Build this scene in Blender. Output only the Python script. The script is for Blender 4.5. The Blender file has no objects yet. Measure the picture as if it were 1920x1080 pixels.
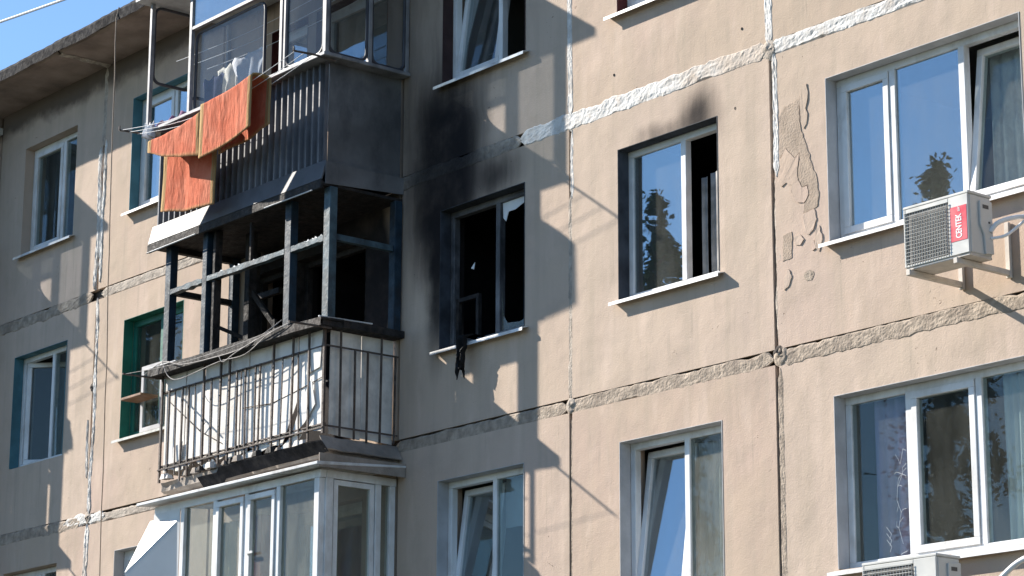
import bpy, bmesh, math, random
from mathutils import Vector, Matrix, noise as mnoise

random.seed(7)
C = bpy.context.scene
COL = C.collection
R = math.radians

# ------------------------------------------------------------------ camera, sky, sun, exposure
GROUND = -6.2                       # z = 0 is the joint under the third storey
cam_d = bpy.data.cameras.new('camera')
cam = bpy.data.objects.new('camera', cam_d); COL.objects.link(cam)
cam_d.sensor_width = 36.0
cam_d.lens = 89.66
cam_d.clip_start = 0.1; cam_d.clip_end = 3000
F = Vector((-0.75323435, 0.61043754, 0.2449572))
RR = Vector((0.63043074, 0.77623435, 0.00416195))
UU = Vector((0.18760358, -0.15756347, 0.96952496))
m = Matrix((RR, UU, -F)).transposed().to_4x4()
m.translation = Vector((17.30232714, -14.71405812, -4.63640517))
cam.matrix_world = m
C.camera = cam

SUN = Vector((-2.35, -1.0, 1.57)).normalized()
w = bpy.data.worlds.new('World'); C.world = w; w.use_nodes = True
nt = w.node_tree
bg = nt.nodes['Background']
sky = nt.nodes.new('ShaderNodeTexSky'); sky.sky_type = 'NISHITA'; sky.sun_disc = False
sky.sun_elevation = math.asin(SUN.z)
sky.sun_rotation = math.atan2(SUN.x, SUN.y)
sky.air_density = 1.0; sky.dust_density = 0.0; sky.ozone_density = 4.8
nt.links.new(sky.outputs['Color'], bg.inputs['Color'])
bg.inputs['Strength'].default_value = 0.09
sd = bpy.data.lights.new('sun', 'SUN'); sd.energy = 5.0; sd.angle = R(0.53); sd.color = (1.0, 0.93, 0.83)
so = bpy.data.objects.new('sun', sd); COL.objects.link(so)
so.rotation_euler = (-SUN).to_track_quat('-Z', 'Y').to_euler()
so.location = (-20, -10, 20)
C.view_settings.view_transform = 'Standard'; C.view_settings.look = 'None'
C.view_settings.gamma = 1.0; C.view_settings.use_curve_mapping = False
C.view_settings.exposure = 1.15

# ------------------------------------------------------------------ material helpers
class NT:
    def __init__(s, name):
        s.m = bpy.data.materials.new(name); s.m.use_nodes = True
        s.t = s.m.node_tree; s.b = s.t.nodes['Principled BSDF']; s.out = s.t.nodes['Material Output']
        s.geo = s.t.nodes.new('ShaderNodeNewGeometry')
        s.P = s.geo.outputs['Position']
    def n(s, t, **k):
        x = s.t.nodes.new(t)
        for a, b in k.items(): setattr(x, a, b)
        return x
    def put(s, sock, v):
        if hasattr(v, 'is_linked') or isinstance(v, bpy.types.NodeSocket): s.t.links.new(v, sock)
        else: sock.default_value = v
    def math(s, op, a, b=0.0, clamp=False):
        x = s.n('ShaderNodeMath', operation=op); x.use_clamp = clamp
        s.put(x.inputs[0], a); s.put(x.inputs[1], b); return x.outputs[0]
    def vmath(s, op, a, b=(0, 0, 0)):
        x = s.n('ShaderNodeVectorMath', operation=op)
        s.put(x.inputs[0], a); s.put(x.inputs[1], b)
        return x.outputs['Value'] if op in ('LENGTH', 'DISTANCE', 'DOT_PRODUCT') else x.outputs['Vector']
    def ramp(s, v, a, b, lo=0.0, hi=1.0, smooth=True):
        x = s.n('ShaderNodeMapRange'); x.interpolation_type = 'SMOOTHSTEP' if smooth else 'LINEAR'
        s.put(x.inputs[0], v); x.inputs[1].default_value = a; x.inputs[2].default_value = b
        x.inputs[3].default_value = lo; x.inputs[4].default_value = hi
        return x.outputs[0]
    def noise(s, scale, detail=4.0, rough=0.55, vec=None, stretch=None, color=False):
        v = vec if vec is not None else s.P
        if stretch: v = s.vmath('MULTIPLY', v, stretch)
        x = s.n('ShaderNodeTexNoise'); s.put(x.inputs['Vector'], v)
        x.inputs['Scale'].default_value = scale; x.inputs['Detail'].default_value = detail
        x.inputs['Roughness'].default_value = rough
        return x.outputs['Color'] if color else x.outputs[0]
    def mix(s, f, a, b):
        x = s.n('ShaderNodeMix', data_type='RGBA')
        s.put(x.inputs[0], f)
        for i, v in ((6, a), (7, b)):
            s.put(x.inputs[i], (*v, 1) if isinstance(v, tuple) and len(v) == 3 else v)
        return x.outputs[2]
    def bump(s, h, strength, dist, normal=None):
        x = s.n('ShaderNodeBump'); x.inputs['Strength'].default_value = strength; x.inputs['Distance'].default_value = dist
        s.put(x.inputs['Height'], h)
        if normal is not None: s.put(x.inputs['Normal'], normal)
        return x.outputs[0]
    def finish(s, col, rough=0.8, normal=None, metal=0.0, spec=0.3):
        b = s.b
        s.put(b.inputs['Base Color'], (*col, 1) if isinstance(col, tuple) and len(col) == 3 else col)
        s.put(b.inputs['Roughness'], rough); b.inputs['Metallic'].default_value = metal
        b.inputs['Specular IOR Level'].default_value = spec
        if normal is not None: s.put(b.inputs['Normal'], normal)
        return s.m

def k(c, f): return tuple(max(0, min(1, x * f)) for x in c)

def mat(name, col, rough=0.7, var=0.25, scale=3.0, bump=0.0, bscale=40, metal=0.0, spec=0.3, dirt=None, dirt_amt=0.4, dscale=2.0, stretch=None, soot=False):
    s = NT(name)
    n1 = s.noise(scale, 5, stretch=stretch)
    c = s.mix(s.ramp(n1, .3, .7), k(col, 1 - var), k(col, 1 + var * .6))
    if dirt:
        d = s.noise(dscale, 6, .65, stretch=(1, 1, .55))
        c = s.mix(s.math('MULTIPLY', s.ramp(d, .45, .68), dirt_amt), c, dirt)
    if soot: c = s.mix(s.math('MULTIPLY', soot_mask(s), .97), c, (.010, .009, .011))
    nrm = s.bump(s.noise(bscale, 5), bump, .01) if bump else None
    rr = s.ramp(s.noise(scale * 2.3, 3), .3, .7, max(0.02, rough - .1), min(1, rough + .1))
    return s.finish(c, rr, nrm, metal, spec)

def blob(s, pos, cx, cz, rx, rz, a, b):
    """soft-edged stain: 1 inside, 0 outside, centred on (cx, cz) of the facade"""
    v = s.vmath('MULTIPLY', s.vmath('SUBTRACT', pos, (cx, 0, cz)), (1 / rx, 0, 1 / rz))
    return s.ramp(s.vmath('LENGTH', v), a, b, 1.0, 0.0)

def soot_mask(s):
    """where the fire blackened the facade: real stains, in metres on the wall"""
    wob = s.n('ShaderNodeVectorMath', operation='SCALE')
    s.put(wob.inputs[0], s.vmath('SUBTRACT', s.noise(1.1, 6, .55, color=True), (.5, .5, .5))); wob.inputs['Scale'].default_value = .30
    Pw = s.vmath('ADD', s.P, wob.outputs[0])
    f = None
    for wgt, a in ((1.0, (-1.88, 2.30, .55, 1.05, .5, 1.25)), (.98, (-1.86, 2.90, .60, .68, .35, 1.3)), (.85, (-1.74, 3.25, .62, .75, .0, 1.25)), (.95, (-2.02, 1.65, .20, .95, .4, 1.3)),
                  (.9, (-1.15, 2.46, .55, .36, .0, 1.15)), (.95, (1.76, 2.31, .38, .36, .12, 1.1)), (.55, (1.30, 2.30, .5, .13, .1, 1.1)), (1.0, (-4.02, 1.75, 1.40, 1.8, .86, 1.0)),
                  (.74, (-2.15, 2.75, .80, 1.35, .2, 1.2)), (.40, (-2.9, 4.2, 2.6, 1.5, .5, 1.1))):
        g_ = s.math('MULTIPLY', blob(s, Pw, *a), wgt)
        f = g_ if f is None else s.math('SUBTRACT', 1.0, s.math('MULTIPLY', s.math('SUBTRACT', 1.0, f), s.math('SUBTRACT', 1.0, g_)))
    f = s.math('MULTIPLY', f, s.ramp(s.noise(2.2, 5, .6), .2, .6, .92, 1.0))
    lick = s.ramp(s.noise(1.0, 5, .6, vec=Pw, stretch=(7, 1, .8)), .32, .68, .72, 1.18)
    edge = s.math('MULTIPLY', f, s.math('SUBTRACT', 1.0, f))
    return s.math('ADD', f, s.math('MULTIPLY', s.math('MULTIPLY', edge, 1.6), s.math('SUBTRACT', lick, 1.0)), True)

def wall_material():
    s = NT('painted_plaster')
    n1 = s.noise(.55, 5, .55); n2 = s.noise(2.3, 6, .6)
    oi = s.n('ShaderNodeObjectInfo').outputs['Random']
    c = s.mix(s.ramp(n1, .35, .66), (.475, .372, .285), (.495, .372, .305))
    c = s.mix(s.math('MULTIPLY', s.ramp(oi, 0, 1, 0, 1, False), .75), c, (.515, .415, .335))
    c = s.mix(s.math('MULTIPLY', s.ramp(n2, .46, .66), .40), c, (.405, .325, .255))
    streak = s.noise(1.0, 4, .6, stretch=(5.5, 1, .35))
    c = s.mix(s.math('MULTIPLY', s.ramp(streak, .46, .70), .38), c, (.385, .32, .25))
    run = s.noise(1.0, 5, .65, stretch=(14, 1, .5))
    c = s.mix(s.math('MULTIPLY', s.math('MULTIPLY', s.ramp(run, .56, .70), s.ramp(s.noise(.9, 3), .48, .62)), .45), c, (.30, .255, .21))
    pale = s.noise(1.0, 5, .6, stretch=(3.2, 1, .8))
    c = s.mix(s.math('MULTIPLY', s.ramp(pale, .52, .70), .45), c, (.60, .475, .39))
    # small chips and pock marks
    vor = s.n('ShaderNodeTexVoronoi', feature='F1'); s.put(vor.inputs['Vector'], s.vmath('ADD', s.P, s.vmath('SCALE', s.noise(9, 3, color=True), (0, 0, 0))))
    vor.inputs['Scale'].default_value = 2.1
    chip = s.math('MULTIPLY', s.ramp(vor.outputs['Distance'], .035, .06, 1, 0), s.ramp(s.noise(1.3, 2), .5, .56))
    c = s.mix(s.math('MULTIPLY', chip, .8), c, (.17, .13, .10))
    # weathering under the roof edge
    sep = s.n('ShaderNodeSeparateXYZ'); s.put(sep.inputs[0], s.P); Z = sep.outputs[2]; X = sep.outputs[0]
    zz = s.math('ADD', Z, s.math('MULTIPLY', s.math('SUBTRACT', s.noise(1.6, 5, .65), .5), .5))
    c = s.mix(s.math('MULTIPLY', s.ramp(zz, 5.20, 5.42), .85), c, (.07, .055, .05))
    c = s.mix(s.math('MULTIPLY', soot_mask(s), .99), c, (.010, .009, .011))
    h = s.math('ADD', s.math('MULTIPLY', s.noise(70, 4, .6), .25), s.math('MULTIPLY', n2, 1.0))
    h = s.math('SUBTRACT', h, s.math('MULTIPLY', chip, .6))
    nrm = s.bump(h, .55, .02)
    nrm = s.bump(s.noise(.8, 3), .5, .06, nrm)
    return s.finish(c, .9, nrm, 0, .15)

def glass_material(name, refl=.16, tint=(.70, .76, .76), wave=.012, dust=0.0, gain=2.2):
    s = NT(name); t = s.t
    s.t.nodes.remove(s.b)
    nrm = s.bump(s.noise(1.1, 2), wave, 1.0)
    cosi = s.math('ABSOLUTE', s.vmath('DOT_PRODUCT', s.geo.outputs['Incoming'], nrm))
    sch = s.math('ADD', .04, s.math('MULTIPLY', .96, s.math('POWER', s.math('SUBTRACT', 1.0, cosi), 5.0)))
    fac = s.math('ADD', s.math('MULTIPLY', sch, gain), refl, True)
    gl = s.n('ShaderNodeBsdfGlossy'); gl.inputs['Roughness'].default_value = .01; gl.inputs['Color'].default_value = (.86, .93, .96, 1)
    s.put(gl.inputs['Normal'], nrm)
    tr = s.n('ShaderNodeBsdfTransparent'); tr.inputs['Color'].default_value = (*tint, 1)
    mx = s.n('ShaderNodeMixShader'); s.put(mx.inputs[0], fac)
    t.links.new(tr.outputs[0], mx.inputs[1]); t.links.new(gl.outputs[0], mx.inputs[2])
    outp = mx.outputs[0]
    if dust:
        df = s.n('ShaderNodeBsdfDiffuse'); df.inputs['Color'].default_value = (.42, .42, .38, 1)
        m2 = s.n('ShaderNodeMixShader')
        s.put(m2.inputs[0], s.ramp(s.noise(2.2, 5, .65, stretch=(2, 2, .7)), .3, .75, dust * .4, dust))
        t.links.new(outp, m2.inputs[1]); t.links.new(df.outputs[0], m2.inputs[2]); outp = m2.outputs[0]
    t.links.new(outp, s.out.inputs['Surface'])
    return s.m

M = {}
M['wall'] = wall_material()
M['glass'] = glass_material('window_glass', .19, (.72, .78, .80), .0035, .10)
M['glass_dark'] = glass_material('old_window_glass', .0, (.80, .85, .84), .004, .07, .9)
M['glass_dusty'] = glass_material('dusty_glass', .0, (.74, .77, .74), .004, .25, .7)
M['glass_smoky'] = glass_material('smoky_glass', .0, (.78, .80, .82), .004, .06, .6)
M['pvc'] = mat('white_plastic', (.72, .725, .725), .38, .10, 2, spec=.45, dirt=(.40, .37, .33), dirt_amt=.5, dscale=3.5)
M['pvc_soot'] = mat('soot_stained_plastic', (.14, .14, .15), .5, .4, 4, dirt=(.03, .03, .032), dirt_amt=.85, dscale=3)
M['sill_metal'] = mat('white_coated_steel', (.64, .645, .65), .45, .15, 3, spec=.45, dirt=(.27, .24, .21), dirt_amt=.65, dscale=3)
M['sill_old'] = mat('weathered_sill', (.45, .45, .42), .7, .25, 8, dirt=(.2, .18, .15), dirt_amt=.7)
M['seal_white'] = mat('white_joint_filler', (.66, .64, .61), .9, .22, 9, .9, 30, dirt=(.40, .34, .29), dirt_amt=.75, dscale=5, soot=True)
M['seal_grey'] = mat('grey_joint_mortar', (.385, .315, .25), .95, .3, 12, 1.0, 45, dirt=(.20, .16, .13), dirt_amt=.75, dscale=4, soot=True)
M['seal_pale'] = mat('pale_joint_mortar', (.44, .38, .32), .95, .3, 10, 1.0, 45, dirt=(.22, .18, .15), dirt_amt=.7, dscale=6, soot=True)
M['joint_dark'] = mat('dark_joint_backing', (.06, .05, .045), .95, .4, 10)
M['concrete'] = mat('weathered_concrete', (.30, .26, .225), .92, .3, 3, .7, 45, dirt=(.13, .105, .09), dirt_amt=.6)
M['concrete_soot'] = mat('sooty_concrete', (.10, .095, .095), .92, .5, 3, .6, 45, dirt=(.02, .02, .02), dirt_amt=.8)
M['soffit'] = mat('stained_soffit', (.33, .255, .215), .92, .28, 2.0, .5, 30, dirt=(.13, .095, .085), dirt_amt=.5, dscale=1.5)
M['felt'] = mat('roofing_felt', (.02, .02, .023), .9, .5, 6, .8, 30, spec=.1, dirt=(.12, .11, .10), dirt_amt=.18, dscale=7)
M['char'] = mat('charred_wood', (.022, .020, .020), .8, .6, 10, .9, 35, dirt=(.07, .05, .04), dirt_amt=.4, dscale=9)
M['blue_wood'] = mat('scorched_blue_paint', (.012, .030, .050), .6, .45, 6, .5, 40, dirt=(.02, .02, .022), dirt_amt=.6, dscale=5)
M['blue_grey_edge'] = mat('scorched_grey_paint', (.06, .10, .125), .6, .4, 8, .5, 40, dirt=(.03, .03, .035), dirt_amt=.65, dscale=6)
M['iron'] = mat('rusty_dark_iron', (.10, .082, .072), .7, .4, 12, .5, 60, dirt=(.10, .05, .03), dirt_amt=.5, dscale=9)
M['asbestos'] = mat('pale_cement_board', (.80, .77, .73), .85, .10, 4, .3, 30, dirt=(.50, .44, .39), dirt_amt=.35, dscale=3)
M['asbestos_d'] = mat('smoked_cement_board', (.76, .72, .67), .85, .22, 4, .3, 30, dirt=(.34, .29, .26), dirt_amt=.5, dscale=3)
M['corr'] = mat('ribbed_grey_sheet', (.15, .155, .175), .55, .3, 2.5, .2, 30, spec=.3, dirt=(.03, .03, .035), dirt_amt=.5, dscale=2.5)
M['side_sheet'] = mat('sooty_steel_sheet', (.15, .15, .155), .7, .35, 1.8, .2, 20, dirt=(.04, .04, .045), dirt_amt=.6)
M['galv'] = mat('galvanised_sheet', (.55, .56, .57), .45, .2, 3, .1, 20, spec=.4, dirt=(.12, .11, .11), dirt_amt=.5, dscale=1.8)
M['galv_shade_soot'] = None
M['frame_grey'] = mat('grey_painted_steel', (.25, .25, .265), .45, .25, 6, spec=.45, dirt=(.07, .065, .07), dirt_amt=.5, dscale=4)
M['frame_dark'] = mat('dark_painted_steel', (.06, .06, .07), .5, .3, 6)
M['maroon'] = mat('maroon_paint', (.10, .022, .020), .6, .3, 5, .2, 30)
M['maroon_dark'] = mat('dark_brown_paint', (.055, .028, .026), .6, .3, 5, .2, 30)
M['blue_paint'] = mat('blue_oil_paint', (.075, .20, .25), .55, .2, 4, .2, 30, dirt=(.04, .09, .12), dirt_amt=.4)
M['green_paint'] = mat('green_oil_paint', (.016, .145, .105), .5, .2, 4, .2, 30, dirt=(.012, .07, .06), dirt_amt=.4)
M['grey_paint'] = mat('grey_reveal_paint', (.46, .46, .47), .7, .15, 4, .2, 30, dirt=(.30, .28, .26), dirt_amt=.3)
M['soot_paint'] = mat('sooty_reveal', (.045, .052, .065), .8, .5, 4, .2, 30)
M['brown_wood'] = mat('brown_wood', (.22, .12, .07), .6, .3, 6, .3, 40, stretch=(1, 1, .2))
M['room'] = mat('dim_wallpaper', (.20, .185, .165), .9, .15, 2)
M['room_burnt'] = mat('burnt_room', (.008, .007, .008), .9, .5, 3)
M['ac'] = mat('cream_enamel', (.56, .555, .525), .4, .08, 3, spec=.4, dirt=(.42, .40, .36), dirt_amt=.3)
M['ac_dark'] = mat('dark_grille_back', (.10, .095, .09), .6, .3, 8)
M['ac_wire'] = mat('grille_wire', (.52, .52, .49), .5, .1, 8)
M['red'] = mat('red_sticker', (.60, .030, .055), .35, .06, 4, spec=.5)
M['red_pale'] = mat('white_lettering', (.82, .80, .80), .4, .03, 4)
M['bracket'] = mat('painted_bracket', (.58, .53, .47), .55, .15, 8, dirt=(.28, .2, .15), dirt_amt=.4)
M['cable_black'] = mat('black_cable', (.03, .03, .032), .5, .2, 8)
M['cable_white'] = mat('white_cable', (.78, .78, .78), .5, .08, 8)
M['cable_tan'] = mat('tan_cable', (.34, .27, .21), .7, .2, 8)
M['cable_grey'] = mat('grey_cable', (.38, .35, .33), .7, .25, 10)
M['cloth_white'] = mat('white_cotton', (.74, .74, .76), .9, .08, 6, .3, 60)
M['cloth_cream'] = mat('cream_cotton', (.68, .64, .55), .9, .1, 6, .3, 60)
M['cloth_navy'] = mat('navy_cloth', (.07, .075, .15), .9, .25, 6, .3, 60)
M['cloth_char'] = mat('charred_cloth', (.012, .012, .013), .95, .4, 8, .4, 40)
M['lace'] = glass_material('unused', 0)  # replaced below
M['curtain_purple'] = mat('lilac_curtain', (.40, .31, .46), .9, .2, 3)
M['curtain_pink'] = mat('plum_curtain', (.22, .10, .19), .9, .25, 3)
M['curtain_cream'] = mat('cream_curtain', (.66, .62, .48), .9, .1, 3)
M['curtain_white'] = mat('pale_curtain', (.55, .58, .58), .9, .12, 3)
M['curtain_grey'] = mat('sooty_curtain', (.26, .25, .24), .9, .4, 5)
M['curtain_peach'] = mat('peach_curtain', (.62, .46, .36), .9, .15, 5)
M['blind'] = mat('pale_roller_blind', (.42, .44, .46), .8, .06, 3)
M['film'] = mat('white_plastic_panel', (.60, .60, .59), .4, .04, 3, spec=.4)
M['red_box'] = mat('dull_red_thing', (.35, .07, .06), .8, .2, 5)
M['asphalt'] = mat('asphalt', (.055, .054, .053), .9, .2, .3, .6, 60)
M['grass'] = mat('lawn_soil', (.045, .055, .03), .95, .35, .4, .6, 30)
M['bark'] = mat('grey_bark', (.10, .075, .055), .9, .3, 6, .6, 30)
M['leaf'] = mat('dark_leaves', (.050, .085, .035), .7, .4, 1.2)
M['leaf_b'] = mat('yellow_green_leaves', (.085, .105, .035), .7, .4, 1.2)

def lace_material():
    s = NT('thin_net_curtain'); t = s.t; t.nodes.remove(s.b)
    df = s.n('ShaderNodeBsdfDiffuse'); df.inputs['Color'].default_value = (.80, .81, .83, 1)
    tl = s.n('ShaderNodeBsdfTranslucent'); tl.inputs['Color'].default_value = (.80, .81, .83, 1)
    tr = s.n('ShaderNodeBsdfTransparent')
    a = s.n('ShaderNodeMixShader'); a.inputs[0].default_value = .35
    t.links.new(df.outputs[0], a.inputs[1]); t.links.new(tl.outputs[0], a.inputs[2])
    b = s.n('ShaderNodeMixShader')
    s.put(b.inputs[0], s.ramp(s.noise(7, 4, .6, stretch=(1, 1, .6)), .35, .65, .62, .95))
    t.links.new(tr.outputs[0], b.inputs[1]); t.links.new(a.outputs[0], b.inputs[2])
    t.links.new(b.outputs[0], s.out.inputs['Surface'])
    return s.m
M['lace'] = lace_material()
def stained_filler():
    s = NT('white_filler_with_tan_stains')
    X = s.n('ShaderNodeSeparateXYZ'); s.put(X.inputs[0], s.P)
    n = s.noise(4, 6, .65); xx = s.math('ADD', X.outputs[0], s.math('MULTIPLY', s.math('SUBTRACT', n, .5), 2.6))
    c = s.mix(s.ramp(s.noise(7, 5), .3, .7), (.58, .56, .53), (.70, .685, .66))
    c = s.mix(s.math('MULTIPLY', s.ramp(n, .5, .66), .6), c, (.44, .37, .31))
    c = s.mix(s.math('MULTIPLY', s.ramp(xx, .9, 2.3), .75), c, (.475, .39, .315))
    c = s.mix(s.math('MULTIPLY', soot_mask(s), .97), c, (.010, .009, .011))
    return s.finish(c, .92, s.bump(s.noise(32, 5), .9, .01), 0, .15)
M['seal_stained'] = stained_filler()
def shaded_sooty_sheet():
    s = NT('sooty_sheet_painted_shade')
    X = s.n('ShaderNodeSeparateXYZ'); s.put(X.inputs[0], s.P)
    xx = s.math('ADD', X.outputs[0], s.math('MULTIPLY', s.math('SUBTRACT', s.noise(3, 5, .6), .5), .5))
    c = s.mix(s.ramp(xx, -5.1, -4.75), (.42, .41, .40), (.085, .09, .10))  # rug shade painted into the colour: pale left end, dark right part
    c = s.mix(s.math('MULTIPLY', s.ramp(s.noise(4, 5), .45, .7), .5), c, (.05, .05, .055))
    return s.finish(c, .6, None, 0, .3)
M['galv_shade_soot'] = shaded_sooty_sheet()

def rug_material(name, x0, x1, seed):
    """orange rug: straw-coloured bands along both long edges, woven wear"""
    s = NT(name)
    tc = s.n('ShaderNodeTexCoord'); uv = tc.outputs['UV']
    sep = s.n('ShaderNodeSeparateXYZ'); s.put(sep.inputs[0], uv); U, V = sep.outputs[0], sep.outputs[1]
    n = s.noise(5, 5, .6); fine = s.noise(120, 2, .5)
    c = s.mix(s.ramp(n, .3, .7), (.50, .125, .068), (.60, .185, .11))
    c = s.mix(s.math('MULTIPLY', s.ramp(fine, .4, .6), .25), c, (.42, .10, .045))
    c = s.mix(s.math('MULTIPLY', s.ramp(s.noise(2.4, 5, .6), .45, .7), .45), c, (.62, .26, .17))
    wn = s.math('ADD', U, s.math('MULTIPLY', s.math('SUBTRACT', s.noise(9, 3), .5), .02))
    lo = s.ramp(wn, .062, .075, 1, 0); hi = s.ramp(wn, .925, .938)
    edge = s.math('MAXIMUM', lo, hi)
    c = s.mix(edge, c, (.34, .235, .115))
    st = s.math('MAXIMUM', s.math('MULTIPLY', s.ramp(wn, .03, .04), s.ramp(wn, .05, .055, 1, 0)), s.math('MULTIPLY', s.ramp(wn, .95, .955), s.ramp(wn, .972, .98, 1, 0)))
    c = s.mix(s.math('MULTIPLY', st, .6), c, (.36, .17, .07))
    e2 = s.math('MAXIMUM', s.ramp(V, .0, .035, 1, 0), s.ramp(V, .965, 1.0))
    c = s.mix(s.math('MULTIPLY', e2, .8), c, (.46, .27, .13))
    nrm = s.bump(fine, .5, .01)
    nrm = s.bump(s.noise(1, 5, .6, stretch=(9, 9, 2.5)), .8, .05, nrm)
    return s.finish(c, .95, nrm, 0, .1)

# ------------------------------------------------------------------ mesh helpers
class MB:
    def __init__(s): s.v = []; s.f = []; s.smooth = False; s.uv = None
    def quadbox(s, p):
        i = len(s.v); s.v += [tuple(q) for q in p]
        for f in ((0, 3, 2, 1), (4, 5, 6, 7), (0, 1, 5, 4), (1, 2, 6, 5), (2, 3, 7, 6), (3, 0, 4, 7)):
            s.f.append(tuple(i + j for j in f))
        return s
    def box(s, x0, x1, y0, y1, z0, z1):
        return s.quadbox([(x0, y0, z0), (x1, y0, z0), (x1, y1, z0), (x0, y1, z0), (x0, y0, z1), (x1, y0, z1), (x1, y1, z1), (x0, y1, z1)])
    def bar(s, a, b, w, d, up=(0, 0, 1)):
        a = Vector(a); b = Vector(b); t = (b - a).normalized(); u = Vector(up)
        if abs(t.dot(u)) > .95: u = Vector((0, 1, 0))
        x = t.cross(u).normalized() * w / 2; y = x.cross(t).normalized() * d / 2
        return s.quadbox([a - x - y, a + x - y, a + x + y, a - x + y, b - x - y, b + x - y, b + x + y, b - x + y])
    def tube(s, pts, r, n=7, closed=False):
        pts = [Vector(p) for p in pts]; i0 = len(s.v); L = len(pts)
        prev = None
        for i, p in enumerate(pts):
            if closed: t = (pts[(i + 1) % L] - pts[i - 1]).normalized()
            else: t = (pts[min(i + 1, L - 1)] - pts[max(i - 1, 0)]).normalized()
            if prev is None:
                u = Vector((0, 0, 1)) if abs(t.z) < .9 else Vector((0, 1, 0))
                x = t.cross(u).normalized()
            else: x = (prev - t * prev.dot(t)).normalized()
            prev = x; y = t.cross(x)
            rr = r[i] if isinstance(r, (list, tuple)) else r
            for j in range(n):
                a = 2 * math.pi * j / n
                s.v.append(tuple(p + (x * math.cos(a) + y * math.sin(a)) * rr))
        for i in range(L if closed else L - 1):
            for j in range(n):
                a = i0 + i * n + j; b = i0 + i * n + (j + 1) % n
                i2 = (i + 1) % L
                s.f.append((a, b, i0 + i2 * n + (j + 1) % n, i0 + i2 * n + j))
        if not closed:
            s.f.append(tuple(i0 + j for j in range(n))[::-1]); s.f.append(tuple(i0 + (L - 1) * n + j for j in range(n)))
        return s
    def prism(s, poly, fn, d):
        """poly in 2-D, fn(u, v, t) -> point, t in (0, d)"""
        i = len(s.v); n = len(poly)
        s.v += [tuple(fn(u, v, 0)) for u, v in poly] + [tuple(fn(u, v, d)) for u, v in poly]
        s.f.append(tuple(range(i, i + n))); s.f.append(tuple(range(i + 2 * n - 1, i + n - 1, -1)))
        for j in range(n):
            q = (j + 1) % n
            s.f.append((i + j, i + n + j, i + n + q, i + q))
        return s
    def grid(s, nu, nv, fn, thick=None):
        """sheet of (nu+1) x (nv+1) points; thick: a second skin offset along the vector"""
        i0 = len(s.v)
        for j in range(nv + 1):
            for i in range(nu + 1): s.v.append(tuple(fn(i / nu, j / nv)))
        q = lambda i, j: i0 + j * (nu + 1) + i
        for j in range(nv):
            for i in range(nu): s.f.append((q(i, j), q(i + 1, j), q(i + 1, j + 1), q(i, j + 1)))
        if thick is not None:
            o = len(s.v) - i0; tv = Vector(thick)
            s.v += [tuple(Vector(p) + tv) for p in s.v[i0:i0 + o]]
            for j in range(nv):
                for i in range(nu): s.f.append((q(i, j + 1) + o, q(i + 1, j + 1) + o, q(i + 1, j) + o, q(i, j) + o))
            rim = [q(i, 0) for i in range(nu + 1)] + [q(nu, j) for j in range(1, nv + 1)] + [q(i, nv) for i in range(nu - 1, -1, -1)] + [q(0, j) for j in range(nv - 1, 0, -1)]
            for a in range(len(rim)):
                b = (a + 1) % len(rim)
                s.f.append((rim[b], rim[a], rim[a] + o, rim[b] + o))
        return s

WL = {}          # world location of every object (nothing is rotated)
def mesh_of(name, mb, mt, at, bevel=0):
    me = bpy.data.meshes.new(name)
    a = Vector(at)
    me.from_pydata([tuple(Vector(p) - a) for p in mb.v], [], mb.f)
    bm = bmesh.new(); bm.from_mesh(me); bmesh.ops.recalc_face_normals(bm, faces=bm.faces)
    if bevel: bmesh.ops.bevel(bm, geom=bm.edges[:], offset=bevel, segments=1, affect='EDGES', clamp_overlap=True)
    bm.to_mesh(me); bm.free()
    me.materials.append(mt if not isinstance(mt, str) else M[mt])
    if mb.smooth:
        for p in me.polygons: p.use_smooth = True
    return me
def link(o, at, parent):
    COL.objects.link(o); WL[o.name] = Vector(at)
    if parent is not None:
        o.parent = parent; o.location = Vector(at) - WL[parent.name]
    else: o.location = at
    return o
def obj(name, mb, mt, parent=None, at=None, bevel=0):
    if at is None: at = WL[parent.name] if parent is not None else mb_base(mb)
    return link(bpy.data.objects.new(name, mesh_of(name, mb, mt, at, bevel)), at, parent)
def mb_base(mb):
    xs = [p[0] for p in mb.v]; ys = [p[1] for p in mb.v]; zs = [p[2] for p in mb.v]
    return ((min(xs) + max(xs)) / 2, (min(ys) + max(ys)) / 2, min(zs))
def twin(o, name, at, parent):
    return link(bpy.data.objects.new(name, o.data), at, parent)
def empty(name, at, label, cat, group=None):
    o = bpy.data.objects.new(name, None); link(o, at, None); return tag(o, label, cat, group)
def tag(o, label=None, cat=None, group=None, kind=None):
    if label: o['label'] = label
    if cat: o['category'] = cat
    if group: o['group'] = group
    if kind: o['kind'] = kind
    return o
def copy_tree(o, shift=None, parent=None, deep=0):
    c = o.copy(); COL.objects.link(c); WL[c.name] = WL[o.name]
    if parent is not None: c.parent = parent
    if shift is not None: c.location = o.location + Vector(shift)
    for ch in [x for x in bpy.data.objects if x.parent == o]: copy_tree(ch, None, c, deep + 1)
    return c
def nz(x, y=0, z=0): return mnoise.noise(Vector((x, y, z)))

# ------------------------------------------------------------------ ground
g = MB(); g.v = [(-900, -900, GROUND), (900, -900, GROUND), (900, 900, GROUND), (-900, 900, GROUND)]; g.f = [(0, 1, 2, 3)]
tag(obj('ground', g, 'grass'), kind='structure')
g = MB(); g.box(-60, 60, -9, -3.5, GROUND - .05, GROUND + .004)
tag(obj('road', g, 'asphalt'), kind='structure')

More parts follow.
